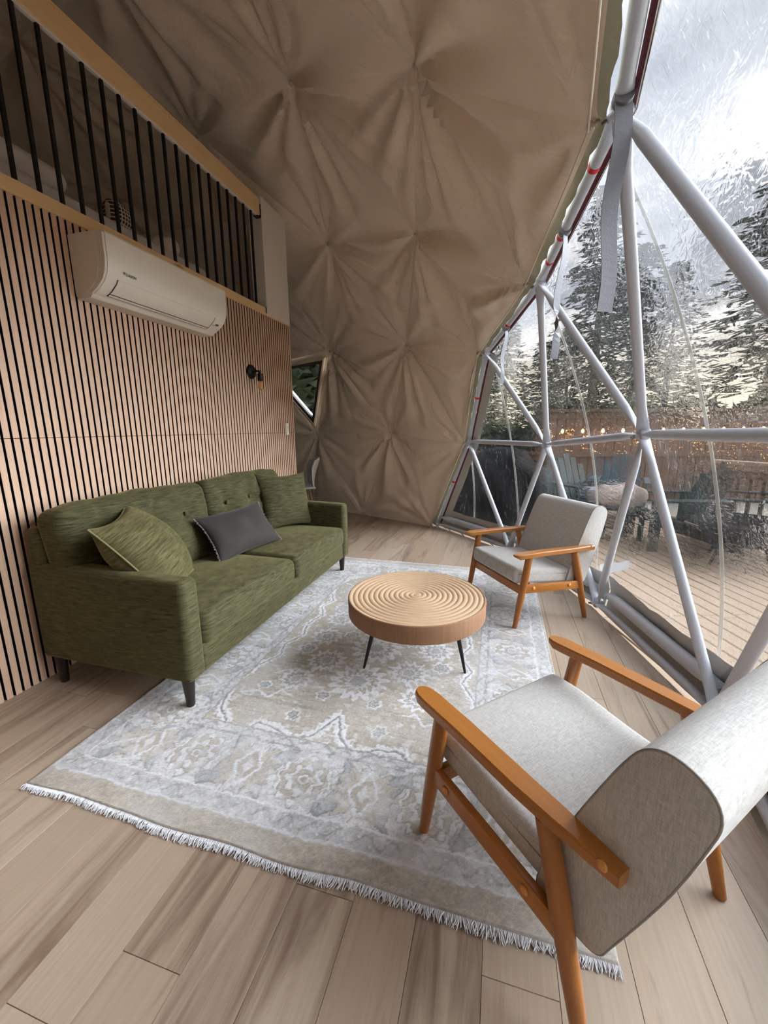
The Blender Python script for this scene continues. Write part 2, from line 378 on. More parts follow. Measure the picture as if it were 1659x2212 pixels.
n = NM('warm_bulb_glow', 0.3); n.color(srgb(255, 214, 150)); n.b.inputs['Emission Color'].default_value = (*srgb(255, 190, 110)[:3], 1); n.b.inputs['Emission Strength'].default_value = 6.0; MAT['glow'] = n.m
MAT['mattress'] = plain('white_bedding', (206, 198, 192), 0.9, bump=0.15)
n = NM('brown_gingham', 0.9)
def chk(vec, d):
    return n.wave(vec, 14, 0, 0, 'BANDS', d)
cc = n.coords()
wx = n.mapr(chk(cc, 'Y'), 0.75, 0.8); wz = n.mapr(chk(cc, 'Z'), 0.75, 0.8)
n.color(n.mix(n.math('MAXIMUM', wx, wz), srgb(58, 40, 32), srgb(200, 186, 170))); MAT['gingham'] = n.m
MAT['chairwhite'] = plain('white_moulded_plastic', (244, 246, 250), 0.4, var=0.02)
MAT['bluecan'] = plain('blue_white_tub', (150, 158, 180), 0.5)
# ------------------------------------------------------------------ the dome: a 4-frequency geodesic hemisphere
DC = np.array([-3.2216, 1.7534, 0.03]); DR = 4.1585; DAZ = 0.6179; LIN = 0.9782
def geo(V=4):
    t = math.atan(0.5)
    vs_ = [(0, 0, 1)] + [(math.cos(t) * math.cos(2 * math.pi * k / 5), math.cos(t) * math.sin(2 * math.pi * k / 5), math.sin(t)) for k in range(5)] \
        + [(math.cos(t) * math.cos(2 * math.pi * (k + .5) / 5), math.cos(t) * math.sin(2 * math.pi * (k + .5) / 5), -math.sin(t)) for k in range(5)]
    vs_ = np.array(vs_)
    F = [(0, 1 + k, 1 + (k + 1) % 5) for k in range(5)] + [(1 + k, 6 + k, 1 + (k + 1) % 5) for k in range(5)] + [(6 + k, 6 + (k + 1) % 5, 1 + (k + 1) % 5) for k in range(5)]
    P = []; idx = {}; T = []
    def key(p):
        k = tuple(int(round(q * 1000)) for q in p)
        for dk in idx:
            if abs(dk[0] - k[0]) < 4 and abs(dk[1] - k[1]) < 4 and abs(dk[2] - k[2]) < 4: return idx[dk]
        idx[k] = len(P); P.append(p); return idx[k]
    for a, b, c in F:
        a, b, c = vs_[a], vs_[b], vs_[c]; g = {}
        for i in range(V + 1):
            for j in range(V + 1 - i):
                p = (a * (V - i - j) + b * i + c * j) / V; g[i, j] = key(p / np.linalg.norm(p))
        for i in range(V):
            for j in range(V - i):
                T.append((g[i, j], g[i + 1, j], g[i, j + 1]))
                if i + j < V - 1: T.append((g[i + 1, j], g[i + 1, j + 1], g[i, j + 1]))
    P = np.array(P); T = [t_ for t_ in T if min(P[q][2] for q in t_) > -0.01]
    return P, T
GP, GT = geo()
_c, _s = math.cos(DAZ), math.sin(DAZ); ROT = np.array([[_c, -_s, 0], [_s, _c, 0], [0, 0, 1]])
FN = DC + DR * (GP @ ROT.T); LN = DC + DR * LIN * (GP @ ROT.T)
# built domes are never perfect: surveyed positions of some nodes
def near(A, q): return int(np.argmin(((A - np.array(q)) ** 2).sum(1)))
for q, p in [((1, 0, 0), (0.142, 4.075, .03)), ((.951, -.309, 0), (.695, 2.87, .03)), ((.809, -.588, 0), (.925, 1.80, .03)),
             ((.957, .148, .251), (-.329, 4.557, 1.062)), ((.957, -.148, .251), (.37, 3.576, 1.067)), ((.862, -.425, .276), (.72, 2.438, 1.163)),
             ((.894, 0, .447), (-.155, 3.89, 1.853)), ((.831, -.239, .502), (.193, 2.931, 2.091)), ((.688, -.5, .526), (.324, 1.685, 2.202)), ((.951, .309, 0), (-.70, 4.95, .03))]:
    FN[near(GP, q)] = p
for q, p in [((.951, .309, 0), (-.78, 4.871, .02)), ((.809, .588, 0), (-1.843, 5.37, .02)), ((.671, .688, .276), (-2.619, 5.622, 1.135)), ((.862, .425, .276), (-1.385, 5.21, 1.137)),
             ((.957, .148, .251), (-.381, 4.489, 1.03)), ((.688, .5, .526), (-2.132, 5.042, 2.161)), ((.831, .239, .502), (-1.03, 4.508, 2.068)),
             ((.894, 0, .447), (-.231, 3.837, 1.837)), ((.831, -.239, .502), (.095, 2.927, 2.073)), ((.688, -.5, .526), (.231, 1.717, 2.18)),
             ((.638, .263, .724), (-1.728, 4.125, 2.978)), ((.753, 0, .658), (-.737, 3.543, 2.708)), ((.638, -.263, .724), (-.515, 2.423, 2.992)), ((.526, 0, .851), (-1.492, 2.994, 3.497))]:
    LN[near(GP, q)] = p
AZ = np.degrees(np.arctan2(GP[:, 1], GP[:, 0]))
def in_window(i):  # bay cut short behind the camera; unseen liner there holds back light
    z, a = GP[i][2], AZ[i]
    if z < 0.01: return -73 < a < 19
    if z < 0.3: return -64 < a < 10
    if z < 0.53: return -57 < a < 1
    return False
WT = [t for t in GT if all(in_window(i) for i in t)]
W2 = [t for t in GT if sorted((round(GP[i][2], 2), round(AZ[i])) for i in t)[0][1] == 46 and all(44 < AZ[i] < 57 or abs(AZ[i] - 36) < 1 for i in t) and sum(GP[i][2] > .48 for i in t) == 2]
LT = [t for t in GT if t not in WT and t not in W2]

# --- the canvas liner, one child per triangular panel, pinched at the nodes
wall_dome = empty('wall_dome', tuple(DC)); tag(wall_dome, 'taupe canvas dome liner pinched into triangles at buttoned nodes', 'dome liner', kind='structure')
_rs = np.random.RandomState(5); NODE = {}
for i in range(len(GP)):
    nrm = LN[i] - DC; nrm = nrm / np.linalg.norm(nrm)
    e1 = np.array([0, 0, 1.0]) - nrm * nrm[2]
    e1 = e1 / np.linalg.norm(e1) if np.linalg.norm(e1) > 1e-3 else np.array([1.0, 0, 0])
    ks = np.arange(4, 25); am = _rs.rand(len(ks)) ** 2 / (ks ** 0.5); NODE[i] = (nrm, e1, np.cross(nrm, e1), ks, am * 1.5, _rs.rand(len(ks)) * 6.28, _rs.rand())
def wrinkle(P, t):
    """inward displacement of points P of panel t"""
    out = np.zeros(len(P))
    cc = P.mean(0); nb = [i for i in range(len(LN)) if np.linalg.norm(LN[i] - cc) < 2.1]
    for i in nb:
        nrm, e1, e2, ks, am, ph, q = NODE[i]
        d = P - LN[i]; dist = np.linalg.norm(d, axis=1) + 1e-6; th = np.arctan2(d @ e2, d @ e1)
        w = sum(a * np.cos(k * th + f) for k, a, f in zip(ks, am, ph))
        down = 1.0 + 0.6 * np.cos(th - math.pi)
        w = w + 0.55 * np.abs(np.cos(3.5 * th + ph[2])) - .3
        env = (dist / 0.15) * np.exp(1 - dist / 0.15) * 0.018 + (dist / 0.38) ** 1.2 * np.exp(1.2 - 1.2 * dist / 0.38) * 0.019
        env *= np.clip((1.12 - dist) / 0.4, 0, 1)
        out += env * w * down
        out -= 0.030 * np.exp(-dist / 0.07)
    return out
for t in LT:
    A, B, C_ = (LN[i] for i in t); nsub = 34; V = []; bar = []; id_ = {}
    for i in range(nsub + 1):
        for j in range(nsub + 1 - i):
            id_[i, j] = len(V); b = ((nsub - i - j) / nsub, i / nsub, j / nsub); bar.append(b); V.append(A * b[0] + B * b[1] + C_ * b[2])
    V = np.array(V); bar = np.array(bar); mn = bar.min(1)
    nrm = np.cross(B - A, C_ - A); nrm /= np.linalg.norm(nrm)
    if nrm @ (V.mean(0) - DC) > 0: nrm = -nrm            # inward
    rad = -(V - DC); rad /= np.linalg.norm(rad, axis=1, keepdims=True)
    disp = wrinkle(V, t) + 0.020 * (mn * 3) ** 0.8 - 0.012
    low = V[:, 2] < 0.06
    disp = disp * np.where(low, 0.25, 1.0)
    V = V + rad * disp[:, None]; V[:, 2] = np.maximum(V[:, 2], 0.001); V[bar @ np.array([LN[i][2] for i in t]) < 0.025, 2] = 0.0
    fs = []
    for i in range(nsub):
        for j in range(nsub - i):
            fs.append((id_[i, j], id_[i + 1, j], id_[i, j + 1]))
            if i + j < nsub - 1: fs.append((id_[i + 1, j], id_[i + 1, j + 1], id_[i, j + 1]))
    if np.cross(V[fs[0][1]] - V[fs[0][0]], V[fs[0][2]] - V[fs[0][0]]) @ rad[0] < 0: fs = [f[::-1] for f in fs]
    o = MB().add((V - DC).tolist(), fs).build('canvas_panel', MAT['liner'], wall_dome, True)
# buttons at the nodes
bt = MB().lathe([(0.004, -0.02), (0.006, 0.0), (0.015, 0.003), (0.017, 0.009), (0.013, 0.016), (0.004, 0.019)], 12).mesh('button', MAT['button'], True)
used = {i for t in LT for i in t}
for i in used:
    nrm = Vector(-(LN[i] - DC)).normalized()
    o = link(bpy.data.objects.new('liner_button', bt), wall_dome)
    o.location = Vector(LN[i] - DC) - nrm * 0.022; o.rotation_euler = nrm.to_track_quat('Z', 'Y').to_euler()
# hem, batting and red band along the window's edge
def ribbon(P, Q, n=14, wob=0.0, seed=0):
    """strip between polylines P->Q (lists of two end points each)"""
    r_ = random.Random(seed); m = MB(); vs_ = []
    for k in range(n + 1):
        t = k / n; a = Vector(P[0]).lerp(Vector(P[1]), t); b = Vector(Q[0]).lerp(Vector(Q[1]), t)
        w = (b - a) * (r_.uniform(-wob, wob))
        vs_ += [a, b + w]
    m.add(vs_, [(2 * k, 2 * k + 1, 2 * k + 3, 2 * k + 2) for k in range(n)]); return m
def idx_of(z0, z1, az): return min((i for i in range(len(GP)) if z0 <= GP[i][2] <= z1), key=lambda i: abs(AZ[i] - az))
EDGE = [idx_of(-.01, .01, 18), idx_of(.2, .3, 8.8), idx_of(.44, .53, 0), idx_of(.44, .53, -16), idx_of(.44, .53, -36), idx_of(.44, .53, -56), idx_of(.2, .3, -63.2), idx_of(-.01, .01, -72)]

# --- window_1: the bay of clear vinyl with its tube frame
window_1 = empty('window_1', tuple(DC)); tag(window_1, 'wide clear vinyl bay window with white tubular struts', 'window', kind='structure')
def loc(p): return Vector(p) - Vector(DC)
edges = sorted({tuple(sorted((t[a], t[b]))) for t in WT for a, b in ((0, 1), (1, 2), (2, 0))})
TR = 0.0225
for a, b in edges:
    A, B = Vector(FN[a]), Vector(FN[b]); d = (B - A).normalized(); L = (B - A).length
    base = GP[a][2] < .01 and GP[b][2] < .01
    rr = TR
    ts = [0.012, 0.05, 0.12, 0.17, L / 2, L - 0.17, L - 0.12, L - 0.05, L - 0.012]
    pts = [loc(A + d * q) for q in ts]
    fl = [(1.35, .18), (1.35, .2), (1.12, .75), (1, 1), (1, 1), (1, 1), (1.12, .75), (1.35, .2), (1.35, .18)]
    m = MB(); m.tube(pts, rr, 14, True, fl)
    m.build('strut', MAT['tube'], window_1, True, 50)
hub = MB().lathe([(0.006, -0.03), (0.03, -0.028), (0.034, -0.012), (0.034, 0.012), (0.03, 0.022), (0.012, 0.026), (0.011, 0.045), (0.004, 0.047)], 14).mesh('hub', MAT['tube'], True, 40)
for i in {q for e in edges for q in e}:
    nrm = Vector(-(FN[i] - DC)).normalized()
    o = link(bpy.data.objects.new('hub', hub), window_1); o.location = loc(FN[i]); o.rotation_euler = nrm.to_track_quat('Z', 'Y').to_euler()
    bolt = MB().lathe([(0.002, 0.045), (0.006, 0.046), (0.006, 0.062), (0.002, 0.063)], 8).build('bolt', MAT['zinc'], o)
# clear film gores on the outside of the tubes, welded along meridians
FR = DR + 0.045
def sph(az, z, rad=FR):
    """az: dome azimuth in degrees, z: world height"""
    h = z - DC[2]; rr = math.sqrt(max(rad * rad - h * h, 0)); a = R(az) + DAZ
    return Vector((rr * math.cos(a), rr * math.sin(a), h))
mer = [22, 9.5, -0.5, -15.6, -32.6, -53.0, -74]
for a0, a1 in zip(mer[:-1], mer[1:]):
    nu, nv = 10, 22; vs_ = []
    for j in range(nv + 1):
        for i in range(nu + 1):
            az_ = a0 + (a1 - a0) * i / nu; z = -0.04 + (2.26) * j / nv
            sag = math.sin(math.pi * i / nu) * 0.02 + 0.006 * math.sin(az_ * 1.3 + z * 7)
            vs_.append(sph(az_, z, FR - sag))
    fs = [(j * (nu + 1) + i, j * (nu + 1) + i + 1, (j + 1) * (nu + 1) + i + 1, (j + 1) * (nu + 1) + i) for j in range(nv) for i in range(nu)]
    MB().add(vs_, fs).build('clear_panel', MAT['film'], window_1, True)
for az_ in mer[1:-1]:
    wd = 0.16; vs_ = []
    nv = 26
    for j in range(nv + 1):
        z = -0.02 + 2.2 * j / nv; wob = 0.25 * math.sin(z * 2.1 + az_)
        vs_ += [sph(az_ - wd + wob, z, FR - 0.006), sph(az_ + wd + wob, z, FR - 0.006), sph(az_ + wd + wob, z, FR - 0.002), sph(az_ - wd + wob, z, FR - 0.002)]
    fs = [(4 * j + k, 4 * j + (k + 1) % 4, 4 * j + 4 + (k + 1) % 4, 4 * j + 4 + k) for j in range(nv) for k in range(4)]
    MB().add(vs_, fs).build('welded_seam', MAT['weld'], window_1, True)
# opaque borders of the outer cover round the clear film, batting and hem of the liner, red webbing
ctr = Vector((0, 0, 0))
for k in range(len(EDGE) - 1):
    a, b = EDGE[k], EDGE[k + 1]
    Fa, Fb, La, Lb = (loc(q) for q in (FN[a], FN[b], LN[a], LN[b]))
    oa, ob = Fa.normalized(), Fb.normalized()
    along = (Fb - Fa).normalized(); inw = along.cross((oa + ob) / 2).normalized()    # towards the clear film
    mid = sph(-36, 1.0) - (Fa + Fb) / 2
    if inw.dot(mid) < 0: inw = -inw
    m = ribbon([La * 1.008 - inw * 0.06, Lb * 1.008 - inw * 0.06], [La.lerp(Fa, .55) + inw * 0.012, Lb.lerp(Fb, .55) + inw * 0.012], 24, 0.10, k); m.build('batting_edge', MAT['insul'], window_1)
    MB().tube([La + inw * 0.008, La.lerp(Lb, .25) + inw * .010, La.lerp(Lb, .5) + inw * .009, La.lerp(Lb, .75) + inw * .011, Lb + inw * 0.008], 0.004, 6).build('hem_piping', MAT['hem'], window_1, True)
    off = 0.022
    m = ribbon([Fa + oa * off + inw * 0.012, Fb + ob * off + inw * 0.012], [Fa + oa * (off + .012) + inw * 0.032, Fb + ob * (off + .012) + inw * 0.032], 10, 0.06, k + 40); m.build('red_webbing', MAT['redband'], window_1)
    wdt = 0.12 if k in (0, 1, 5, 6) else 0.03
    m = ribbon([Fa + oa * (off + .006) + inw * 0.03, Fb + ob * (off + .006) + inw * 0.03], [Fa + oa * (off + .016) + inw * wdt, Fb + ob * (off + .016) + inw * wdt], 16, 0.05, k + 80); m.build('cover_border', MAT['flap'], window_1)
    if k in (0, 1, 2, 3, 4):
        for tt in ((.55,) if k in (0, 1) else (.22, .42, .8) if k == 3 else (.5,)):
            c = Fa.lerp(Fb, tt); MB().tube([c - along * 0.012, c + along * 0.012], TR + 0.0015, 14).build('red_tape', MAT['redtape'], window_1, True, 40)
# base: a second batten over each base tube and the grey flap of the cover behind it
bn = [idx_of(-.01, .01, q) for q in (18, 0, -18, -36, -54, -72)]
for a, b in zip(bn[:-1], bn[1:]):
    A, B = loc(FN[a]), loc(FN[b]); d = (B - A).normalized(); o_ = Vector((A.x + B.x, A.y + B.y, 0)).normalized()
    up = Vector((0, 0, 1)); L = (B - A).length
    sh = up * 0.085 + o_ * 0.035
    pts = [A + sh + d * q for q in (0.07, 0.11, 0.16, 0.20, L / 2, L - 0.20, L - 0.16, L - 0.11, L - 0.07)]
    fl = [(1.1, .5), (1.1, .6), (1, .95), (1, 1), (1, 1), (1, 1), (1, .95), (1.1, .6), (1.1, .5)]
    o = MB().tube(pts, 0.034, 14, True, fl).build('base_batten', MAT['tube'], window_1, True, 50)
    for q in (0.10, L - 0.10):
        c = A + sh + d * q - o_ * 0.024
        MB().tube([c + o_ * 0.004, c - o_ * 0.012], 0.009, 8).build('bolt', MAT['zinc'], o)
    m = MB(); vs_ = []; nn = 16; r_ = random.Random(a)
    for k in range(nn + 1):
        t = k / nn; p = A.lerp(B, t); e = 1 - 0.10 * math.sin(math.pi * t)
        vs_ += [p + o_ * 0.055 + up * (-0.03), p + o_ * (0.075 + .006 * math.sin(k * 1.7)) + up * 0.09, p + o_ * 0.05 + up * (0.205 * e + r_.uniform(-.006, .006))]
    m.add(vs_, [(3 * k + j, 3 * k + j + 1, 3 * k + j + 4, 3 * k + j + 3) for k in range(nn) for j in range(2)]); m.build('base_flap', MAT['flap'], window_1, True)
# a strip of white tape stuck across the film low down
o = MB(); vs_ = []
for k in range(9):
    t = k / 8; p = sph(-16.9 - 4.8 * t, 0.235 + 0.148 * t + .006 * math.sin(k * 2), FR - 0.03); q = sph(-17.2 - 4.4 * t, 0.165 + 0.163 * t, FR - 0.03); vs_ += [p, q]
o.add(vs_, [(2 * k, 2 * k + 1, 2 * k + 3, 2 * k + 2) for k in range(8)]); o.build('tape_strip', MAT['white'], window_1)

# --- window_2: small triangular opening vent with a grey frame
window_2 = empty('window_2', tuple(DC)); tag(window_2, 'small triangular tilting window with grey frame beside the slatted wall', 'window', kind='structure')
for t in W2:
    P = [loc(LN[i]) for i in t]; c = sum(P, Vector()) / 3; nrm = (P[1] - P[0]).cross(P[2] - P[0]).normalized()
    if nrm.dot(c) < 0: nrm = -nrm     # outward
    def ring(k0, k1, z0, z1, name, mat):
        for e in range(3):
            A, B = P[e], P[(e + 1) % 3]
            q = [c + (A - c) * k0, c + (B - c) * k0, c + (B - c) * k1, c + (A - c) * k1]
            m = MB(); vs_ = [p + nrm * z0 for p in q] + [p + nrm * z1 for p in q]
            m.add(vs_, [(0, 1, 2, 3), (7, 6, 5, 4), (0, 4, 5, 1), (1, 5, 6, 2), (2, 6, 7, 3), (3, 7, 4, 0)]); m.build(name, mat, window_2)
    ring(1.10, 0.80, 0.028, 0.05, 'canvas_surround', MAT['liner']); ring(0.84, 0.80, -0.004, 0.03, 'canvas_return', MAT['liner']); ring(0.81, 0.78, -0.012, 0.0, 'hem_rim', MAT['liner'])
    ring(0.79, 0.66, 0.005, 0.06, 'frame', MAT['winframe']); ring(0.67, 0.645, 0.03, 0.07, 'sash', MAT['white'])
    MB().add([c + (p - c) * 0.67 + nrm * 0.05 for p in P], [(0, 1, 2)]).build('pane', MAT['glass'], window_2)
    iR = t[[i for i in range(3) if abs(AZ[t[i]] - 36) < 2][0]]; iB = t[[i for i in range(3) if GP[t[i]][2] < .3][0]]
    A, B = loc(LN[iR]), loc(LN[iB]); p0 = c + (A - c) * .66 + nrm * .02; p1 = c + (B - c) * .66 + nrm * .02
    MB().tube([p0.lerp(p1, .1), p0.lerp(p1, .5)], 0.008, 8).build('gas_stay', MAT['blackmetal'], window_2, True)
    MB().tube([p0.lerp(p1, .45), p0.lerp(p1, .62)], 0.016, 8).build('stay_clip', MAT['winframe'], window_2, True)

# ------------------------------------------------------------------ floor of separate planks
def clip(poly, edges_):
    for (ax, ay), (bx, by) in edges_:
        out = []
        for i in range(len(poly)):
            p, q = poly[i], poly[(i + 1) % len(poly)]
            sp = (bx - ax) * (p[1] - ay) - (by - ay) * (p[0] - ax); sq = (bx - ax) * (q[1] - ay) - (by - ay) * (q[0] - ax)
            if sp >= 0: out.append(p)
            if sp * sq < 0:
                u = sp / (sp - sq); out.append((p[0] + (q[0] - p[0]) * u, p[1] + (q[1] - p[1]) * u))
        poly = out
        if len(poly) < 3: return []
    return poly
bidx = sorted([i for i in range(len(GP)) if abs(GP[i][2]) < .01], key=lambda i: AZ[i])
bpoly = [((FN[i] - DC) * 0.992 + DC)[:2] for i in bidx]
bed = [(tuple(bpoly[k]), tuple(bpoly[(k + 1) % len(bpoly)])) for k in range(len(bpoly))]
floor = MB().prism([tuple(p) for p in bpoly], -0.16, -0.012).build('floor', MAT['subfloor']); tag(floor, 'light greige wood plank floor of the dome', 'floor', kind='structure')
PW = 0.1632; x0 = 0.0185; r_ = random.Random(11)
for row in range(-15, 6):
    xa, xb = x0 + row * PW, x0 + (row + 1) * PW
    y = -3.0 + r_.uniform(0, 1.2)
    if row == -5: y = 0.529 - 3 * 1.22
    elif row == -4: y = 0.95 - 3 * 1.22
    elif row == -10: y = 1.07 - 3 * 1.22
    while y < 6.2:
        yb = y + 1.22; g_ = 0.0004
        poly = clip([(xa + g_, y + g_), (xb - g_, y + g_), (xb - g_, yb - g_), (xa + g_, yb - g_)], bed)
        if poly and yb > -2.2:
            cx_ = sum(p[0] for p in poly) / len(poly); cy_ = sum(p[1] for p in poly) / len(poly); c_ = 0.0006
            m = MB(); k = len(poly); ins = []
            for px, py in poly:
                dx, dy = cx_ - px, cy_ - py; ins.append((px + max(-c_, min(c_, dx)), py + max(-c_, min(c_, dy))))
            vs_ = [(px, py, -0.012) for px, py in poly] + [(px, py, -0.0012) for px, py in poly] + [(px, py, 0.0) for px, py in ins]
            m.add(vs_, [(i, (i + 1) % k, k + (i + 1) % k, k + i) for i in range(k)] + [(k + i, k + (i + 1) % k, 2 * k + (i + 1) % k, 2 * k + i) for i in range(k)] + [tuple(2 * k + i for i in range(k))])
            m.build('plank', MAT['plank'], floor)
        y = yb

# ------------------------------------------------------------------ slatted partition wall, loft
WX = -2.10; WT_Z = 2.215; WY0, WY1 = -1.1, 3.955
wall_left = MB().cbox(WX - 0.15, WX - 0.018, WY0, WY1, -0.01, WT_Z, 0.002).build('wall_left', MAT['felt']); tag(wall_left, 'oak slat partition wall with black gaps behind the green sofa', 'wall', kind='structure')
pitch = 0.0367; sw = 0.0268
lo = MB().cbox(-0.018, 0, -sw / 2, sw / 2, 0.0, 1.168, 0.0015).mesh('slat', MAT['slat']); hi = MB().cbox(-0.018, 0, -sw / 2, sw / 2, 1.1695, WT_Z, 0.0015).mesh('slat', MAT['slat'])
for me in (lo, hi):          # veneer face, black core on the flanks
    me.materials.append(MAT['felt'])
    for f in me.polygons: f.material_index = 0 if f.normal.x > 0.6 else 1
y = WY1 - sw / 2 - 0.001
while y > WY0 + 0.02:
    for me in (lo, hi):
        o = link(bpy.data.objects.new('slat', me), wall_left); o.location = (WX, y, 0)
    y -= pitch
# loft deck behind the railing, the white half wall at its end
floor_loft = MB().cbox(-5.0, WX - 0.02, WY0, 3.95, 2.14, 2.2, 0.002).build('floor_loft', MAT['whitewall']); tag(floor_loft, 'loft platform above the slatted partition', 'loft floor', kind='structure')
wall_loft = empty('wall_loft', (WX, 3.54, 2.228)); tag(wall_loft, 'white boxed half wall closing the far end of the loft', 'half wall', kind='structure')
MB().cbox(-0.13, 0.004, 0, 0.42, 0, 0.955, 0.004).build('end_box', MAT['whitewall'], wall_loft)
MB().cbox(-1.9, -0.128, 0.30, 0.42, -0.03, 0.955, 0.004).build('return_wall', MAT['whitewall'], wall_loft)
# railing
rail = empty('loft_railing', (WX, WY0, WT_Z)); tag(rail, 'knotty pine loft railing with black metal balusters above slatted wall', 'railing')
Lr = 3.54 - WY0
MB().cbox(-0.042, 0.003, 0, Lr + 0.42, 0.0, 0.022, 0.002).build('trim_board', MAT['pine'], rail)
MB().cbox(-0.042, -0.003, 0, Lr - 0.002, 0.022, 0.070, 0.003).build('bottom_rail', MAT['pine'], rail)
MB().cbox(-0.044, -0.004, 0, Lr - 0.006, 0.815, 0.945, 0.003).build('top_rail', MAT['pine'], rail)
MB().cbox(-0.030, -0.010, 0, Lr - 0.02, 0.800, 0.815, 0.002).build('baluster_channel', MAT['whitewall'], rail)
bal = MB().cbox(-0.008, 0.008, -0.008, 0.008, 0.070, 0.815, 0.0015).mesh('baluster', MAT['blackmetal'])
yb = 3.41 - WY0
while yb > 0.05:
    o = link(bpy.data.objects.new('baluster', bal), rail); o.location = (-0.020, yb, 0); yb -= 0.1045
MB().cbox(-0.048, 0.001, Lr - 0.012, Lr - 0.001, 0.80, 0.90, 0.001).build('rail_bracket', MAT['blackmetal'], rail)
MB().cbox(-0.048, 0.001, Lr - 0.05, Lr - 0.001, 0.795, 0.80, 0.001).build('rail_bracket', MAT['blackmetal'], rail)
MB().cbox(-0.046, -0.001, Lr - 0.012, Lr - 0.001, 0.022, 0.075, 0.001).build('rail_bracket', MAT['blackmetal'], rail)
# ------------------------------------------------------------------ rug: pattern worked out in rug coordinates, woven in colour and relief
RX0, RX1, RY0, RY1 = -1.52, 0.32, 0.80, 3.43; RWd, RHt = RX1 - RX0, RY1 - RY0; RTH = 0.011
rug = empty('area_rug', (RX0, RY0, 0)); tag(rug, 'ivory and beige distressed oriental area rug with fringed ends', 'rug')
nx, ny = 409, 585
gu, gv = np.meshgrid(np.linspace(0, RWd, nx), np.linspace(0, RHt, ny))
wu = (vnoise(gu, gv, 1, 40) - .5) * 0.010 + (vnoise(gu, gv, 2, 110) - .5) * 0.007; wv = (vnoise(gu, gv, 3, 40) - .5) * 0.010 + (vnoise(gu, gv, 4, 110) - .5) * 0.007
U, V = gu + wu, gv + wv
IV = np.array([208, 208, 210.]); BE = np.array([181, 171, 156.]); BR = np.array([168, 158, 143.]); BL = np.array([168, 172, 178.]); DKc = np.array([116, 111, 106.]); WH = np.array([224, 225, 230.])
colr = np.zeros((ny, nx, 3)); hgt = np.zeros((ny, nx))
def paint(mask, c, h=None, a=1.0):
    m = np.clip(mask, 0, 1)[..., None] * a
    colr[:] = colr * (1 - m) + c * m
    if h is not None: hgt[:] = hgt * (1 - m[..., 0]) + h * m[..., 0]
def soft(d, w=0.003): return np.clip(0.5 - d / w, 0, 1)
du = np.minimum(U, RWd - U) - 0.012; dv_ = np.minimum(V, RHt - V) - 0.075
d = np.minimum(du, dv_)
abr = vnoise(U * 0.7, V, 6, 90) * .6 + vnoise(U * 1.5, V, 7, 230) * .4
# field
colr[:] = BE * 1.0; colr += ((abr - .5) * 44)[..., None]
# bands
paint(soft(d - 0.36), BL * 1.08); paint(soft(d - 0.352), IV * .97); paint(soft(d - 0.315), IV * .92); paint(soft(d - 0.305), IV * 1.0)
paint(soft(np.abs(d - 0.315) - 0.004), DKc * 1.15, -.5); paint(soft(np.abs(d - 0.357) - 0.003), DKc * 1.2, -.5)
paint(soft(d - 0.072), IV * .90); paint(soft(np.abs(d - 0.072) - 0.0035), WH, .4); paint(soft(np.abs(d - 0.006) - 0.003), WH * .95)
paint(soft(d), BR); m_ = d < 0; colr[m_] += ((abr[m_] - .5) * 50)[..., None]
n1 = vnoise(U * 1.1, V, 31, 26) * .65 + vnoise(U, V, 32, 60) * .35; n2 = vnoise(U, V * 1.1, 33, 34) * .6 + vnoise(U, V, 34, 80) * .4
bw_ = ((d > 0.078) & (d < 0.352)) | ((d > .01) & (d < .068))
for nn_, lv in ((n1, .45), (n1, .6), (n2, .5)):
    paint(np.where(bw_, np.clip(1 - np.abs(nn_ - lv) / .022, 0, 1), 0), DKc * 1.04, -.5, .5)
paint(np.where(bw_, np.clip((n2 - .62) * 14, 0, 1), 0), BL, .2, .45); paint(np.where(bw_, np.clip((.36 - n2) * 14, 0, 1), 0), WH, .4, .55); paint(np.where(bw_, np.clip((n1 - .66) * 14, 0, 1), 0), BR * 1.05, .1, .45)
paint(np.where(d > .362, np.clip(1 - np.abs(n1 - .5) / .016, 0, 1) * (n2 > .55), 0), DKc * 1.1, -.4, .5); paint(np.where(d > .362, np.clip((n2 - .66) * 14, 0, 1), 0), WH, .4, .6)
stk = vnoise(U * 5, V * 240, 41, 1.0) * .6 + vnoise(U * 11, V * 420, 42, 1.0) * .4
paint(np.where(d > .362, np.clip((stk - .60) * 6, 0, 1), 0), DKc * 1.05, -.3, .6)
# coordinates that run along each border: s along, q across (0 outer .. )
horiz = dv_ < du
sM = np.where(horiz, U - RWd / 2, V - RHt / 2); q = d
cen = 0.190; per = np.where(horiz, 0.44, 0.44)
k_ = np.round(sM / per); ss = sM - k_ * per; qq = q - cen; odd = (np.abs(k_).astype(int) % 2)
inb = (q > 0.075) & (q < 0.31)
def border(mask): return np.clip(mask, 0, 1) * inb
r0 = np.hypot(ss, qq); th0 = np.arctan2(qq, ss)
# rosettes
pet = 0.062 + 0.010 * np.cos(8 * th0)
for rad_, c_, h_ in ((0.098 + 0.008 * np.cos(12 * th0), IV * 1.05, .3), (0.082 + 0.007 * np.cos(10 * th0), BE * .95, .2), (pet, IV, .5), (0.040 + 0.006 * np.cos(6 * th0), BR, .2), (0.024 + 0 * r0, IV, .4), (0.012 + 0 * r0, BR * .9, .1)):
    paint(border(soft(r0 - rad_)), c_, h_); paint(border(soft(np.abs(r0 - rad_) - 0.0022)), DKc, -.7, .8)
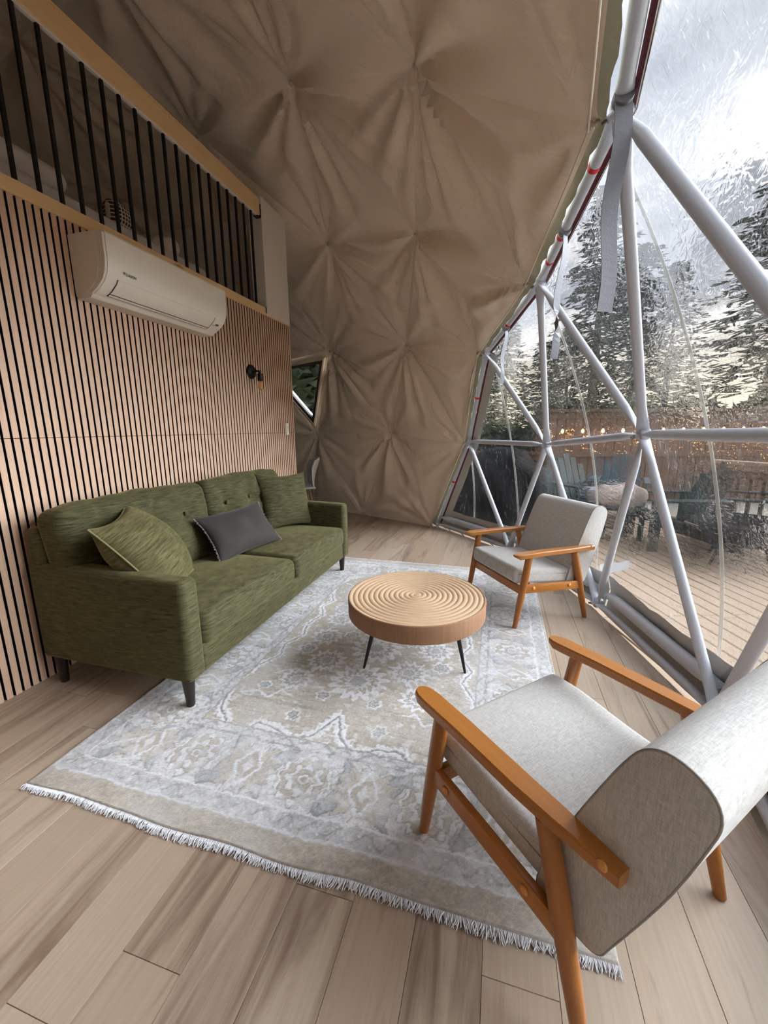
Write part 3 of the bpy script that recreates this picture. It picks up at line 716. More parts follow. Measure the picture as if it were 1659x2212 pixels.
# blue-grey hooked leaves either side of each rosette
for sg in (-1, 1):
    a_ = np.arctan2(qq * (1 if sg > 0 else -1), ss * sg); rr = np.hypot(ss, qq)
    wdt = 0.030 * np.clip(1 - (np.abs(a_ + 0.1) / 0.95) ** 2, 0, 1)
    dd = np.abs(rr - (0.148 + 0.012 * np.sin(a_ * 2))) - wdt
    ok = (np.abs(a_) < 1.05) & inb
    paint(np.where(ok, soft(dd), 0), BL * .95, .5); paint(np.where(ok, soft(np.abs(dd) - 0.0025), 0), DKc * .95, -.8, .85)
    cc_u, cc_v = ss - sg * 0.095, qq - sg * -0.085; rc = np.hypot(cc_u, cc_v)
    paint(border(soft(np.abs(rc - 0.018) - 0.005)), BL * .9, .4); paint(border(soft(np.abs(rc - 0.025) - 0.002)), DKc, -.7, .7)
# diamonds with feathered leaves halfway between
s2 = np.abs(np.abs(ss) - per / 2); qb = qq
r2 = np.hypot(s2, qb); t2 = np.arctan2(qb, s2)
fea = 0.105 + 0.016 * np.cos(t2 * 14)
paint(border(soft(r2 - fea) * (np.abs(np.sin(t2)) < .93)), BR * 1.08, .1, .7); paint(border(soft(np.abs(r2 - fea) - 0.0022)), DKc, -.6, .8)
dm = s2 / 0.042 + np.abs(qb) / 0.072
paint(border(np.clip((1.35 - dm) * 12, 0, 1)), WH * .97, .6); paint(border(np.clip((1.0 - dm) * 12, 0, 1)), BR * 1.02, .2); paint(border(np.clip((.55 - dm) * 12, 0, 1)), IV, .4); paint(border(np.clip(1 - np.abs(dm - 1) * 16, 0, 1)), DKc, -.6, .8)
# guard bands: running scroll
for c0, w0, c_ in ((0.040, 0.017, BL), (0.335, 0.012, BL)):
    wv_ = np.sin(sM * 2 * math.pi / 0.085) * w0
    m1 = soft(np.abs(q - c0 - wv_) - 0.0045); paint(np.where((q > c0 - .035) & (q < c0 + .035), m1, 0), DKc * 1.12, -.3, .7)
    kk = np.round(sM / 0.0425); f1 = np.hypot(sM - kk * 0.0425, q - c0 - np.where(kk.astype(int) % 2 == 0, .012, -.012)); paint(soft(f1 - 0.010), c_ * .98, .2, .8); paint(soft(f1 - 0.004), WH, .3)
# field drawing
def stroke(pts, w, c_, h_, a=1.0, line=None, scal=0.0):
    best = np.full(U.shape, 9.0)
    for (ax, ay), (bx, by) in zip(pts[:-1], pts[1:]):
        vx, vy = bx - ax, by - ay; L2 = vx * vx + vy * vy + 1e-9
        t = np.clip(((U - ax) * vx + (V - ay) * vy) / L2, 0, 1); best = np.minimum(best, np.hypot(U - ax - t * vx, V - ay - t * vy))
    fld = (d > 0.362)
    ww = w + scal * np.sin((U + V) * 150) * np.sin((U - V) * 120)
    paint(np.where(fld, soft(best - ww), 0), c_, h_, a)
    if line: paint(np.where(fld, soft(best - line), 0), DKc, -.9, .9)
half = [(.379, .839), (.337, .668), (.401, .515), (.541, .372), (.579, .40), (.615, .465), (.71, .456), (.79, .41), (.866, .472), (.92, .59)]
LX = RWd / 2
arch = half + [(2 * LX - a, b) for a, b in half[::-1]]
side = [(.379, .839), (.44, .95), (.40, 1.06), (.46, 1.18), (.42, RHt / 2)]
def mirrors(pl_): return [pl_, [(a, RHt - b) for a, b in pl_]]
def both(pl_): return [pl_, [(RWd - a, b) for a, b in pl_]]
for p_ in mirrors(arch): stroke(p_, 0.024, WH, .8, line=0.0038, scal=.010)
for p1 in both(side):
    for p_ in mirrors(p1): stroke(p_, 0.018, WH, .8, line=0.0034, scal=.008)
for p1 in both([(.42, .62), (.50, .66), (.56, .62), (.60, .68), (.66, .66)]):
    for p_ in mirrors(p1): stroke(p_, 0.006, WH * .98, .6)
for p1 in both([(.50, .80), (.58, .86), (.66, .84), (.70, .92), (.80, .96)]):
    for p_ in mirrors(p1): stroke(p_, 0.006, WH * .98, .6)
def bloom(fx, fy, rb, pn, ph=0.0):
    for X_ in {fx, RWd - fx}:
        for Y_ in {fy, RHt - fy}:
            ru, rv = U - X_, V - Y_; rr = np.hypot(ru, rv); tt = np.arctan2(rv, ru)
            for kf, c_, h_ in ((1.0, WH, .8), (.66, BE, .2), (.5, IV * 1.04, .5), (.26, BL, .2)):
                e = rb * kf * (1 + .16 * np.cos(pn * tt + ph) + .05 * np.cos(2 * pn * tt)); ok = d > 0.36
                paint(np.where(ok, soft(rr - e), 0), c_, h_)
                if kf < 1: paint(np.where(ok, soft(np.abs(rr - e) - .0022), 0), DKc, -.6, .8)
for fx, fy, rb, pn in ((.92, .84, .13, 15), (.62, .78, .075, 11), (.70, .97, .09, 13), (.92, 1.15, .13, 14), (.55, 1.05, .05, 7), (.73, .545, .032, 6), (.92, .40, .042, 8), (.60, 1.2, .085, 11), (.92, 1.315, .10, 12), (.74, 1.25, .045, 7), (.50, .70, .03, 6), (.80, .70, .035, 6)):
    bloom(fx, fy, rb, pn, fx * 9)
# distress: wear, yarn colour drift
for nn_, lv in ((n1, .42), (n2, .56), (n1, .57)):
    paint(np.where(d > .01, np.clip(1 - np.abs(nn_ - lv) / .016, 0, 1), 0), DKc * 1.1, -.4, .30)
paint(np.where(bw_, np.clip((.40 - n2) * 10, 0, 1), 0), IV * 1.02, .2, .5); paint(np.where(bw_, np.clip((n1 - .6) * 10, 0, 1), 0), IV * .96, .1, .5)
colr += ((vnoise(gu, gv, 11, 5) - .5) * 26)[..., None] + ((vnoise(gu, gv, 12, 300) - .5) * 34)[..., None] + ((vnoise(gu * .4, gv, 13, 60) - .5) * 12)[..., None]
wear = np.clip(vnoise(gu, gv, 14, 9) * 1.6 - .75, 0, 1)[..., None] * .5
colr = colr * (1 - wear) + (IV * .96) * wear
lin = np.clip(colr / 255, 0, 1); lin = np.where(lin <= .04045, lin / 12.92, ((lin + .055) / 1.055) ** 2.4)
zz_ = RTH + hgt * 0.0014 + (vnoise(gu, gv, 15, 260) - .5) * 0.0016 + (vnoise(gu, gv, 16, 3) - .5) * 0.003
edge_d = np.minimum(np.minimum(gu, RWd - gu), np.minimum(gv, RHt - gv))
zz_ = np.where(edge_d < 1e-6, 0.001, zz_)
gvw = gv + np.where(gv < .2, (vnoise(gu, gu * 0, 17, 5) - .5) * 0.016 * (1 - gv / .2), 0)
verts = np.stack([gu, gvw, zz_], -1).reshape(-1, 3)
ii = np.arange(ny * nx).reshape(ny, nx); quads = np.stack([ii[:-1, :-1], ii[:-1, 1:], ii[1:, 1:], ii[1:, :-1]], -1).reshape(-1, 4)
me = bpy.data.meshes.new('pile'); me.vertices.add(len(verts)); me.vertices.foreach_set('co', verts.ravel()); me.loops.add(quads.size); me.loops.foreach_set('vertex_index', quads.ravel())
me.polygons.add(len(quads)); me.polygons.foreach_set('loop_start', np.arange(0, quads.size, 4)); me.update(calc_edges=True)
ca = me.color_attributes.new('yarn', 'FLOAT_COLOR', 'POINT'); ca.data.foreach_set('color', np.concatenate([lin.reshape(-1, 3), np.ones((nx * ny, 1))], 1).ravel())
me.shade_smooth()
n = NM('rug_pile', 0.95, spec=0.08, sheen=0.2); at = n.N.new('ShaderNodeAttribute'); at.attribute_name = 'yarn'
fz = n.noise(n.coords((1, 1, 1)), 520, 3, 0.7); st_ = n.noise(n.coords((30, 260, 1)), 1.5, 3, 0.6)
n.color(n.mix(n.mapr(st_, .55, .8, 0, .5), n.mix(n.mapr(fz, .3, .7, 0, .35), at.outputs['Color'], (0.62, 0.62, 0.63, 1)), n.mix(.5, at.outputs['Color'], (.22, .2, .18, 1)))); n.bump(n.math('ADD', fz, st_), 0.5, 0.004); me.materials.append(n.m)
link(bpy.data.objects.new('pile', me), rug)
for end, y_, sg in (('near', 0.0, -1), ('far', RHt, 1)):
    m = MB(); r_ = random.Random(3)
    for k in range(1100):
        x = RWd * (k + r_.random() * .8) / 1100; L = r_.uniform(.012, .024) * (0.75 + .5 * float(vnoise(np.array(x), np.array(0.3), 21, 9))); sw_ = r_.uniform(-.014, .014); w = r_.uniform(.0009, .0016)
        yy = y_ + (float((vnoise(np.array(x), np.array(0.), 17, 5) - .5)) * 0.016 if sg < 0 else 0)
        p = [(x, yy + .003 * -sg, .006), (x + sw_ * .4, yy + sg * L * .5, r_.uniform(.005, .009)), (x + sw_, yy + sg * L, r_.uniform(.001, .005))]
        m.tube(p, [w * 1.3, w * 1.2, w * .7], 4, False)
    o = m.build('fringe', MAT['white'] if False else None, rug); o['kind'] = 'stuff'
    o.data.materials.append(plain('ivory_fringe', (206, 206, 210), 0.95))

# ------------------------------------------------------------------ sofa
SY0, SY1 = 1.245, 3.135; SXB, SXF = -2.055, -1.205
sofa = empty('sofa', (0, 0, 0)); tag(sofa, 'long olive green chenille sofa with tufted back against the slatted wall', 'sofa')
def part(m, name, mat, parent, smooth=True, angle=None): return m.build(name, mat, parent, smooth, angle)
AW = 0.105
for y0_, y1_ in ((SY0, SY0 + AW), (SY1 - AW, SY1)):
    def slope(P):
        P = P.copy(); t = (P[:, 0] - SXF) / (SXB - SXF); up = np.clip((P[:, 2] - .4) / .2, 0, 1); P[:, 2] += up * t * 0.018; return P
    part(MB().rbox(((SXB + SXF) / 2, (y0_ + y1_) / 2, .3675), ((SXF - SXB) / 2, (y1_ - y0_) / 2, .2275), .028, (.004, .006, .004), 5, 14, slope), 'arm', MAT['green'], sofa)
part(MB().rbox(((SXB + SXF) / 2, (SY0 + SY1) / 2, .205), ((SXF - SXB) / 2 - .012, (SY1 - SY0) / 2 - AW + .006, .067), .018, (.006, 0, 0), 4, 16), 'base', MAT['green'], sofa)
part(MB().rbox((SXB + .055, (SY0 + SY1) / 2, .46), (.05, (SY1 - SY0) / 2 - .01, .315), .03, (0, 0, .004), 5, 16), 'back_frame', MAT['green'], sofa)
ym = (SY0 + SY1) / 2
for y0_, y1_ in ((SY0 + AW, ym), (ym, SY1 - AW)):
    part(MB().rbox((-1.512, (y0_ + y1_) / 2, .335), (.315, (y1_ - y0_) / 2 - .003, .075), .042, (.014, 0, .030), 7, 14), 'seat_cushion', MAT['green'], sofa)
rs2 = np.random.RandomState(9)
for ci, (y0_, y1_) in enumerate(((SY0 + .012, ym), (ym, SY1 - .012))):
    cy_ = (y0_ + y1_) / 2; hw = (y1_ - y0_) / 2 - .003
    btn = [(cy_ - .27, .06), (cy_, .06), (cy_ + .27, .06)]
    def tuft(P, cy_=cy_, hw=hw, btn=btn, ci=ci):
        P = P.copy(); x, y_, z = P[:, 0].copy(), P[:, 1], P[:, 2].copy()
        front = np.clip((x + 0.02) / .08, 0, 1)
        for by, bz in btn:
            dd = np.hypot((y_ - by) * .9, z - bz); P[:, 0] -= front * (.040 * np.exp(-(dd / .055) ** 2) + .018 * np.exp(-(dd / .14) ** 2))
            ang = np.arctan2(z - bz, y_ - by); P[:, 0] += front * .006 * np.cos(6 * ang + by * 9) * np.exp(-((dd - .11) / .07) ** 2)
        P[:, 0] += front * (.006 * np.sin(y_ * 23 + z * 9 + ci) * np.clip((z + .05) / .2, 0, 1))
        up = np.clip((z - .10) / .14, 0, 1); P[:, 2] += up * (.003 * np.sin(y_ * 19 + ci * 2) + .003 * np.sin(y_ * 37) + .016 * (1 - ((y_ - cy_) / hw) ** 2))
        a = R(11); X2 = P[:, 0] * math.cos(a) - P[:, 2] * math.sin(a); Z2 = P[:, 0] * math.sin(a) + P[:, 2] * math.cos(a)
        P[:, 0] = X2 - 1.872; P[:, 2] = Z2 + .632; return P
    o = part(MB().rbox((0, cy_, 0), (.092, hw, .232), .058, (.030, 0, .006), 8, 36, tuft), 'back_cushion', MAT['green'], sofa)
    for by, bz in btn:
        xb = .092 + .030 * .9 - .052; a = R(11)
        p = (xb * math.cos(a) - bz * math.sin(a) - 1.872, by, xb * math.sin(a) + bz * math.cos(a) + .632)
        b_ = MB().rbox((0, 0, 0), (.008, .014, .014), .0079, (0, 0, 0), 3, 2); b_.v = [(q[0] + p[0], q[1] + p[1], q[2] + p[2]) for q in b_.v]; part(b_, 'button', MAT['green'], o)
leg = MB().lathe([(.016, .0), (.0175, .003), (.027, .15), (.027, .16)], 16).mesh('leg', MAT['darkwood'], True, 40)
for lx, ly in ((-1.255, 1.285), (-1.995, 1.285), (-1.255, 3.09), (-1.995, 3.09)):
    o = link(bpy.data.objects.new('leg', leg), sofa); o.location = (lx, ly, RTH + .0005 if lx > -1.5 else 0); o.scale = (1, 1, .87 if lx > -1.5 else .94)

# ------------------------------------------------------------------ cushions on the sofa
def pillow(w, h, t, mat, name, pipe=None, seed=0, fr=None, sag=0.0):
    """square pillow in local xz plane, y = thickness; corners pointed"""
    n_ = 28; vs_ = []; fs = []; r_ = np.random.RandomState(seed); ph = r_.rand(6) * 6.28
    def edge(u, v):
        k = 0.10; return u * (1 - k * (1 - v * v) * abs(u) ** 2), v * (1 - k * (1 - u * u) * abs(v) ** 2)
    for side in (1, -1):
        for j in range(n_ + 1):
            for i in range(n_ + 1):
                u, v = 2 * i / n_ - 1, 2 * j / n_ - 1
                u, v = math.sin(u * math.pi / 2), math.sin(v * math.pi / 2)
                x, z = edge(u, v)
                th = t * (max(0, (1 - u ** 2)) ** .52) * (max(0, (1 - v ** 2)) ** .52)
                cr_ = .006 * math.sin(9 * u + ph[0]) * math.sin(3 * v + ph[1]) * (1 - u * u) * (1 - v * v) + .012 * (abs(u) * abs(v)) ** 2 * math.sin(math.atan2(v, u) * 14 + ph[2]) * (1 - u ** 4) * (1 - v ** 4)
                zz = z * h / 2 - sag * (1 - u * u) * max(v, 0) ** 2
                vs_.append((x * w / 2, side * (th * .5 + cr_ * (1 if th > .01 else 0)), zz))
    M_ = (n_ + 1) ** 2
    for side in (0, 1):
        for j in range(n_):
            for i in range(n_):
                a = side * M_ + j * (n_ + 1) + i; q = (a, a + 1, a + n_ + 2, a + n_ + 1); fs.append(q[::-1] if side == 0 else q)
    root = empty(name)
    o = MB().add(vs_, fs).build('cover', mat, root, True)
    if pipe:
        pts = []
        per_ = [(2 * i / 24 - 1, -1) for i in range(24)] + [(1, 2 * i / 24 - 1) for i in range(24)] + [(1 - 2 * i / 24, 1) for i in range(24)] + [(-1, 1 - 2 * i / 24) for i in range(25)]
        for u, v in per_:
            u, v = math.sin(u * math.pi / 2), math.sin(v * math.pi / 2); x, z = edge(u, v); pts.append((x * w / 2 * 1.005, 0, z * h / 2 * 1.005 - sag * (1 - u * u) * max(v, 0) ** 2))
        MB().tube(pts, 0.0045, 6, False).build('piping', pipe, root, True)
    if fr:
        for sx in (-1, 1):
            m = MB(); rr = random.Random(seed)
            for k in range(95):
                z = (k / 94 * 2 - 1); x0_, z0_ = edge(sx, z); x0_ *= w / 2; z0_ *= h / 2
                m.tube([(x0_ - sx * .003, 0, z0_), (x0_ + sx * rr.uniform(.006, .013), rr.uniform(-.006, .006), z0_ + rr.uniform(-.005, .005))], .0017, 4)
            o2 = m.build('fringe_edge', fr, root); o2['kind'] = 'stuff'
    return root
def pose(o, center, normal, roll=0.0):
    """local +y of the pillow along normal, local z kept upward, then rolled"""
    y = Vector(normal).normalized(); z = (Vector((0, 0, 1)) - y * y.z).normalized(); x = y.cross(z)
    M = Matrix((x, y, z)).transposed().to_4x4(); o.matrix_world = Matrix.Translation(center) @ M @ Matrix.Rotation(roll, 4, 'Y')
p1 = pillow(.48, .48, .27, MAT['greenpillow'], 'throw_pillow', MAT['piping'], 1, sag=.012); tag(p1, 'square olive pillow with pale piping leaning by the near sofa arm', 'pillow', 'pillows on the green sofa')
pose(p1, (-1.60, 1.49, .622), (.70, .41, .59), R(3))
p2 = pillow(.46, .46, .15, MAT['green'], 'throw_pillow', None, 2, sag=.01); tag(p2, 'square olive pillow leaning by the far sofa arm', 'pillow', 'pillows on the green sofa')
pose(p2, (-1.66, 2.915, .640), (.80, -.42, .34), R(-3))
p3 = pillow(.52, .32, .13, MAT['velvet'], 'lumbar_pillow', None, 3, fr=MAT['fringegrey']); tag(p3, 'dark taupe velvet lumbar pillow with fringed ends on middle of sofa', 'pillow', 'pillows on the green sofa')
pose(p3, (-1.60, 2.215, .560), (.78, -.20, .60), R(3))

# ------------------------------------------------------------------ coffee table
TC = (-.378, 1.938); TRd = .352; TZ = .359; TB = .268
tab = empty('coffee_table', (TC[0], TC[1], 0)); tag(tab, 'round carved wood coffee table with spiral grooves and thin black legs', 'coffee table')
prof = [(TRd - .004, TB), (TRd, TB + .004), (TRd + .001, TZ - .006), (TRd - .001, TZ - .002), (TRd - .006, TZ), (TRd - .0075, TZ - .003), (TRd - .012, TZ - .02), (.01, TZ - .02)]
MB().lathe([(.02, TB), (TRd - .012, TB)] + prof, 96).build('rim', MAT['tablerim'], tab, True, 40)
# spiral groove top
na, nr = 180, 110; vs_ = []
for j in range(nr + 1):
    rr = (TRd - .006) * j / nr
    for i in range(na):
        t = 2 * math.pi * i / na
        ph = (rr / 0.0262 - t / (2 * math.pi)) % 1.0; g_ = abs(math.sin(ph * math.pi)) ** .45
        kf = min(1, rr / .01) * min(1, (TRd - .006 - rr) / .006)
        vs_.append((rr * math.cos(t), rr * math.sin(t), TZ - .0005 - .0062 * (1 - g_) * kf))
fs = [(j * na + i, j * na + (i + 1) % na, (j + 1) * na + (i + 1) % na, (j + 1) * na + i) for j in range(nr) for i in range(na)]
MB().add(vs_, fs).build('top', MAT['tabletop'], tab, True)
for ang, rf in ((R(219), .296), (R(340), .285), (R(100), .29)):
    a_, b_ = Vector((math.cos(ang) * .225, math.sin(ang) * .225, TB + .004)), Vector((math.cos(ang) * rf, math.sin(ang) * rf, RTH + .001))
    MB().tube([a_, a_.lerp(b_, .5), b_], [.0125, .0105, .006], 12).build('leg', MAT['blackmetal'], tab, True, 40)
    MB().lathe([(.03, TB - .004), (.03, TB)], 16, c=(a_.x, a_.y, 0)).build('leg_plate', MAT['blackmetal'], tab)

# ------------------------------------------------------------------ armchairs
def armchair(label, center, phi):
    t = empty('armchair', (center[0], center[1], 0), phi); tag(t, label, 'armchair', 'matching wooden armchairs')
    H = .283
    for sg in (1, -1):
        y = sg * H
        # front leg, rear leg: tapered round
        MB().tube([(.258, y, RTH + .001), (.232, y, .17), (.205, y, .33), (.186, y, .455)], [.0145, .0195, .0215, .0205], 16).build('front_leg', MAT['teakleg'], t, True, 50)
        MB().tube([(-.270, y, .0005), (-.228, y, .15), (-.186, y, .30), (-.142, y, .452)], [.0145, .0195, .0225, .0205], 16).build('rear_leg', MAT['teakleg'], t, True, 50)
        # side rail
        a_, b_ = Vector((.224, y, .255)), Vector((-.196, y, .236)); m = MB()
        m.cbox(-.212, .212, -.011, .011, -.026, .026, .004); d_ = (a_ - b_); m.xform(Matrix.Translation((a_ + b_) / 2) @ Matrix.Rotation(-math.atan2(d_.z, d_.x), 4, 'Y'))
        o = m.build('side_rail', MAT['teak'], t, True, 40)
        for xx in (.150, -.115): MB().lathe([(.003, .011), (.011, .011), (.011, .014), (.006, .0165), (.002, .017)], 14, 'y', (xx, y, .249 + xx * .045)).xform(Matrix.Identity(4)).build('wood_plug', MAT['teakbutton'], o, True) if sg > 0 else MB().lathe([(.003, -.011), (.011, -.011), (.011, -.014), (.006, -.0165), (.002, -.017)], 14, 'y', (xx, y, .249 + xx * .045)).build('wood_plug', MAT['teakbutton'], o, True)
        # armrest: plan outline (x, half width, offset), rounded nose, tapering to the back
        st = [(.292, .004, 0), (.289, .014, 0), (.280, .022, 0), (.262, .0275, 0), (.235, .030, 0), (.10, .0285, 0), (-.08, .027, 0), (-.17, .024, .002), (-.25, .019, .006), (-.290, .016, .008)]
        vs_ = []; fs = []; ztop = lambda x: .484 - .012 * ((x - .05) / .3) ** 2 + (.012 * max(0, (-.05 - x) / .25)); thk = .029
        for x, w, of in st:
            z1 = ztop(x); nose = min(1, max(.35, (.30 - x) / .03)); z0 = z1 - thk * nose; b = .0045 * min(1, w / .01); yc = y - sg * of
            for yy, zz in ((-w + b, z0), (w - b, z0), (w, z0 + b), (w, z1 - b), (w - b, z1), (-w + b, z1), (-w, z1 - b), (-w, z0 + b)): vs_.append((x, yc + yy, zz))
        k = len(st)
        fs = [(i * 8 + j, (i + 1) * 8 + j, (i + 1) * 8 + (j + 1) % 8, i * 8 + (j + 1) % 8) for i in range(k - 1) for j in range(8)] + [tuple(range(8)), tuple((k - 1) * 8 + j for j in range(7, -1, -1))]
        o = MB().add(vs_, fs).build('armrest', MAT['teak'], t, True, 35)
        MB().lathe([(.003, sg * .009), (.010, sg * .009), (.010, sg * .0125), (.005, sg * .0145), (.002, sg * .015)], 14, 'y', (-.262, y, .474)).build('wood_plug', MAT['teakbutton'], o, True)
        MB().lathe([(.001, .019), (.008, .0195), (.008, .0215), (.001, .022)], 12, 'x', (.205, y, .235)).build('screw_plug', MAT['darkwood'], t)
    m = MB().cbox(-.011, .011, -H + .01, H - .01, .212, .262, .004); m.xform(Matrix.Translation((.212, 0, 0))); m.build('front_rail', MAT['teak'], t, True, 40)
    m = MB().cbox(-.011, .011, -H + .01, H - .01, .205, .245, .004); m.xform(Matrix.Translation((-.185, 0, 0))); m.build('rear_rail', MAT['teak'], t, True, 40)
    # seat cushion
    def seatf(P):
        P = P.copy(); x = P[:, 0]; tt = (x + .17) / .42; P[:, 2] += (tt - .5) * .040
        P[:, 2] += np.clip((P[:, 2] - .31) / .04, 0, 1) * .010 * np.exp(-((x - .14) / .10) ** 2)
        return P
    sc_ = MB().rbox((.045, 0, .306), (.205, .252, .047), .022, (.006, .004, .012), 6, 12, seatf).build('seat_cushion', MAT['linen'], t, True)
    for sg in (1, -1):
        MB().tube([(x, sg * .2535, .322 + (((x + .17) / .42) - .5) * .04) for x in np.linspace(-.12, .235, 8)], .0022, 6).build('seam', MAT['seam'], sc_, True)
    # back cushion: closed profile in xz swept across y, with rounded ends
    prof = [(-.118, .250), (-.128, .300), (-.158, .400), (-.198, .510), (-.238, .610), (-.262, .665), (-.285, .704), (-.315, .722), (-.350, .719), (-.380, .700), (-.392, .668), (-.384, .620), (-.352, .500), (-.312, .380), (-.276, .280), (-.262, .245), (-.235, .230), (-.170, .229), (-.130, .235)]
    pf = np.array(prof); cpt = pf.mean(0); pts2 = []
    for i in range(len(pf)):                       # smooth
        p0, p1_, p2_, p3_ = pf[i - 1], pf[i], pf[(i + 1) % len(pf)], pf[(i + 2) % len(pf)]
        for u in (0, .33, .66): pts2.append(.5 * ((2 * p1_) + (-p0 + p2_) * u + (2 * p0 - 5 * p1_ + 4 * p2_ - p3_) * u * u + (-p0 + 3 * p1_ - 3 * p2_ + p3_) * u ** 3))
    pf = np.array(pts2); K = len(pf); ys = [(-.262, .90), (-.2615, .955), (-.258, .985), (-.252, 1.0)] + [(y, 1.0 + .012 * (1 - (y / .25) ** 2)) for y in np.linspace(-.22, .22, 11)] + [(.252, 1.0), (.258, .985), (.2615, .955), (.262, .90)]
    vs_ = []
    ax_ = np.array([(-.18, .24), (-.335, .70)])
    for y, s_ in ys:
        for p in pf:
            dd = ax_[1] - ax_[0]; tq = np.clip(((p - ax_[0]) @ dd) / (dd @ dd), .08, .92); q = ax_[0] + dd * tq
            pp = q + (p - q) * s_ if s_ >= 1 else q + (p - q) * (1 - (1 - s_) * .55); vs_.append((pp[0], y, pp[1]))
    fs = [(i * K + j, (i + 1) * K + j, (i + 1) * K + (j + 1) % K, i * K + (j + 1) % K) for i in range(len(ys) - 1) for j in range(K)]
    fs += [tuple(range(K)), tuple((len(ys) - 1) * K + j for j in range(K - 1, -1, -1))]
    bc = MB().add(vs_, fs).build('back_cushion', MAT['linen'], t, True, 60)
    for sg in (1, -1):
        ring_ = [(p[0], sg * .2595, p[1]) for p in (np.array([(ax_[0] + (ax_[1] - ax_[0]) * np.clip(((p - ax_[0]) @ (ax_[1] - ax_[0])) / ((ax_[1] - ax_[0]) @ (ax_[1] - ax_[0])), .08, .92)) * .012 + p * .988 for p in pf]))]
        MB().tube(ring_ + ring_[:1], .0026, 6, False).build('seam', MAT['seam'], bc, True)
    return t
armchair('oatmeal linen armchair with honey wood frame, beyond the coffee table by window', (.2, 2.77), R(213.5))
armchair('oatmeal linen armchair with honey wood frame, large in right foreground', (.2185, 1.021), R(135.7))

# ------------------------------------------------------------------ air conditioner
ac = empty('air_conditioner', (WX, 1.722, 1.868)); tag(ac, 'white wall-mounted split air conditioner on the slatted wall', 'air conditioner')
AL = .925; D_ = .222; HH = .282
body = [(0.0, 0.0), (.06, -.004), (.10, .004), (.148, .030), (.186, .062), (.208, .100), (.218, .150), (.220, .270), (.214, .280), (.190, HH), (0, HH)]
m = MB().prism(body, .012, AL - .012, 'y'); m.build('body', MAT['acwhite'], ac, True, 25)
sidep = [(0.0, 0.0), (.06, -.002), (.10, .006), (.146, .032), (.182, .064), (.203, .102), (.212, .150), (.213, .268), (.206, .276), (.186, HH - .002), (0, HH - .002)]
for a_, b_ in ((0.0, .0125), (AL - .0125, AL)): MB().prism(sidep, a_, b_, 'y').build('side_cover', MAT['acside'], ac, True, 25)
inr = [(x * .80, z if z > .26 else z * .92 + .012) for x, z in sidep]
for a_ in (-.0015, ): MB().prism(inr, a_, .001, 'y').build('side_inset', MAT['acside'], ac, True, 25)
MB().prism([(0, -.012), (.085, -.010), (.105, .006), (0, .006)], .004, AL - .004, 'y').build('drain_tray', MAT['acside'], ac)
def on_front(f): # point along the curved lower front, f in 0..1 from (.10,.004) up to (.218,.15)
    P = [Vector((.10, .004)), Vector((.148, .030)), Vector((.186, .062)), Vector((.208, .100)), Vector((.218, .150))]
    s_ = f * 4; i = min(3, int(s_)); p = P[i].lerp(P[i + 1], s_ - i); d_ = (P[i + 1] - P[i]).normalized(); return p, Vector((d_.y, -d_.x))
y0_, y1_ = .075, AL - .115
def strip(f0, f1, ya, yb, off, name, mat, parent):
    vs_ = []
    for k in range(7):
        p, nn = on_front(f0 + (f1 - f0) * k / 6)
        for yy in (ya, yb): vs_ += [(p.x + nn.x * off, yy, p.y + nn.y * off), (p.x - nn.x * .004, yy, p.y - nn.y * .004)]
    fs = []
    for k in range(6):
        a_ = 4 * k; fs += [(a_, a_ + 2, a_ + 6, a_ + 4), (a_, a_ + 4, a_ + 5, a_ + 1), (a_ + 2, a_ + 3, a_ + 7, a_ + 6)]
    fs += [(0, 1, 3, 2), (24, 26, 27, 25)]
    return MB().add(vs_, fs).build(name, mat, parent, True, 40)
fl = strip(.10, .62, y0_, y1_, .0035, 'louvre_flap', MAT['acwhite'], ac)
strip(.165, .185, y0_ - .004, y1_ + .004, .0045, 'slot_line', MAT['acdark'], fl); strip(.085, .10, y0_ - .006, y1_ + .006, .0030, 'slot_line', MAT['acdark'], fl)
strip(.62, .63, y0_, y1_, .0038, 'slot_line', MAT['acside'], fl)
for yy in (y0_ - .004, y1_ + .001): strip(.09, .62, yy, yy + .003, .0040, 'slot_line', MAT['acdark'], fl)
p, nn = on_front(.80); tx = Vector((nn.y * -1, 0, nn.x))
def face_M(f, y):
    p, nn = on_front(f); nz = Vector((nn.x, 0, nn.y)); xx = Vector((0, 1, 0)); yy = nz.cross(xx)
    if yy.z < 0: yy = -yy
    M = Matrix((xx, yy, nz)).transposed().to_4x4(); M.translation = Vector((p.x, y, p.y)) + nz * .0022; return M
lettering('DAIKIN', .019, MAT['greyprint'], ac, face_M(.80, .112))
MB().add([(0, 0, 0), (.016, 0, 0), (.008, -.014, 0)], [(0, 2, 1)]).xform(face_M(.80, .094) @ Matrix.Translation((0, .014, .0006))).build('emblem', MAT['greyprint'], ac)
for k in range(4): MB().box(0, .006, 0, .016, 0, .0008).xform(face_M(.34, AL - .075 + k * .008)).build('display_mark', MAT['greyprint'], ac)
MB().box(0, .016, 0, .003, 0, .0008).xform(face_M(.33, AL - .10)).build('display_mark', MAT['greyprint'], ac)

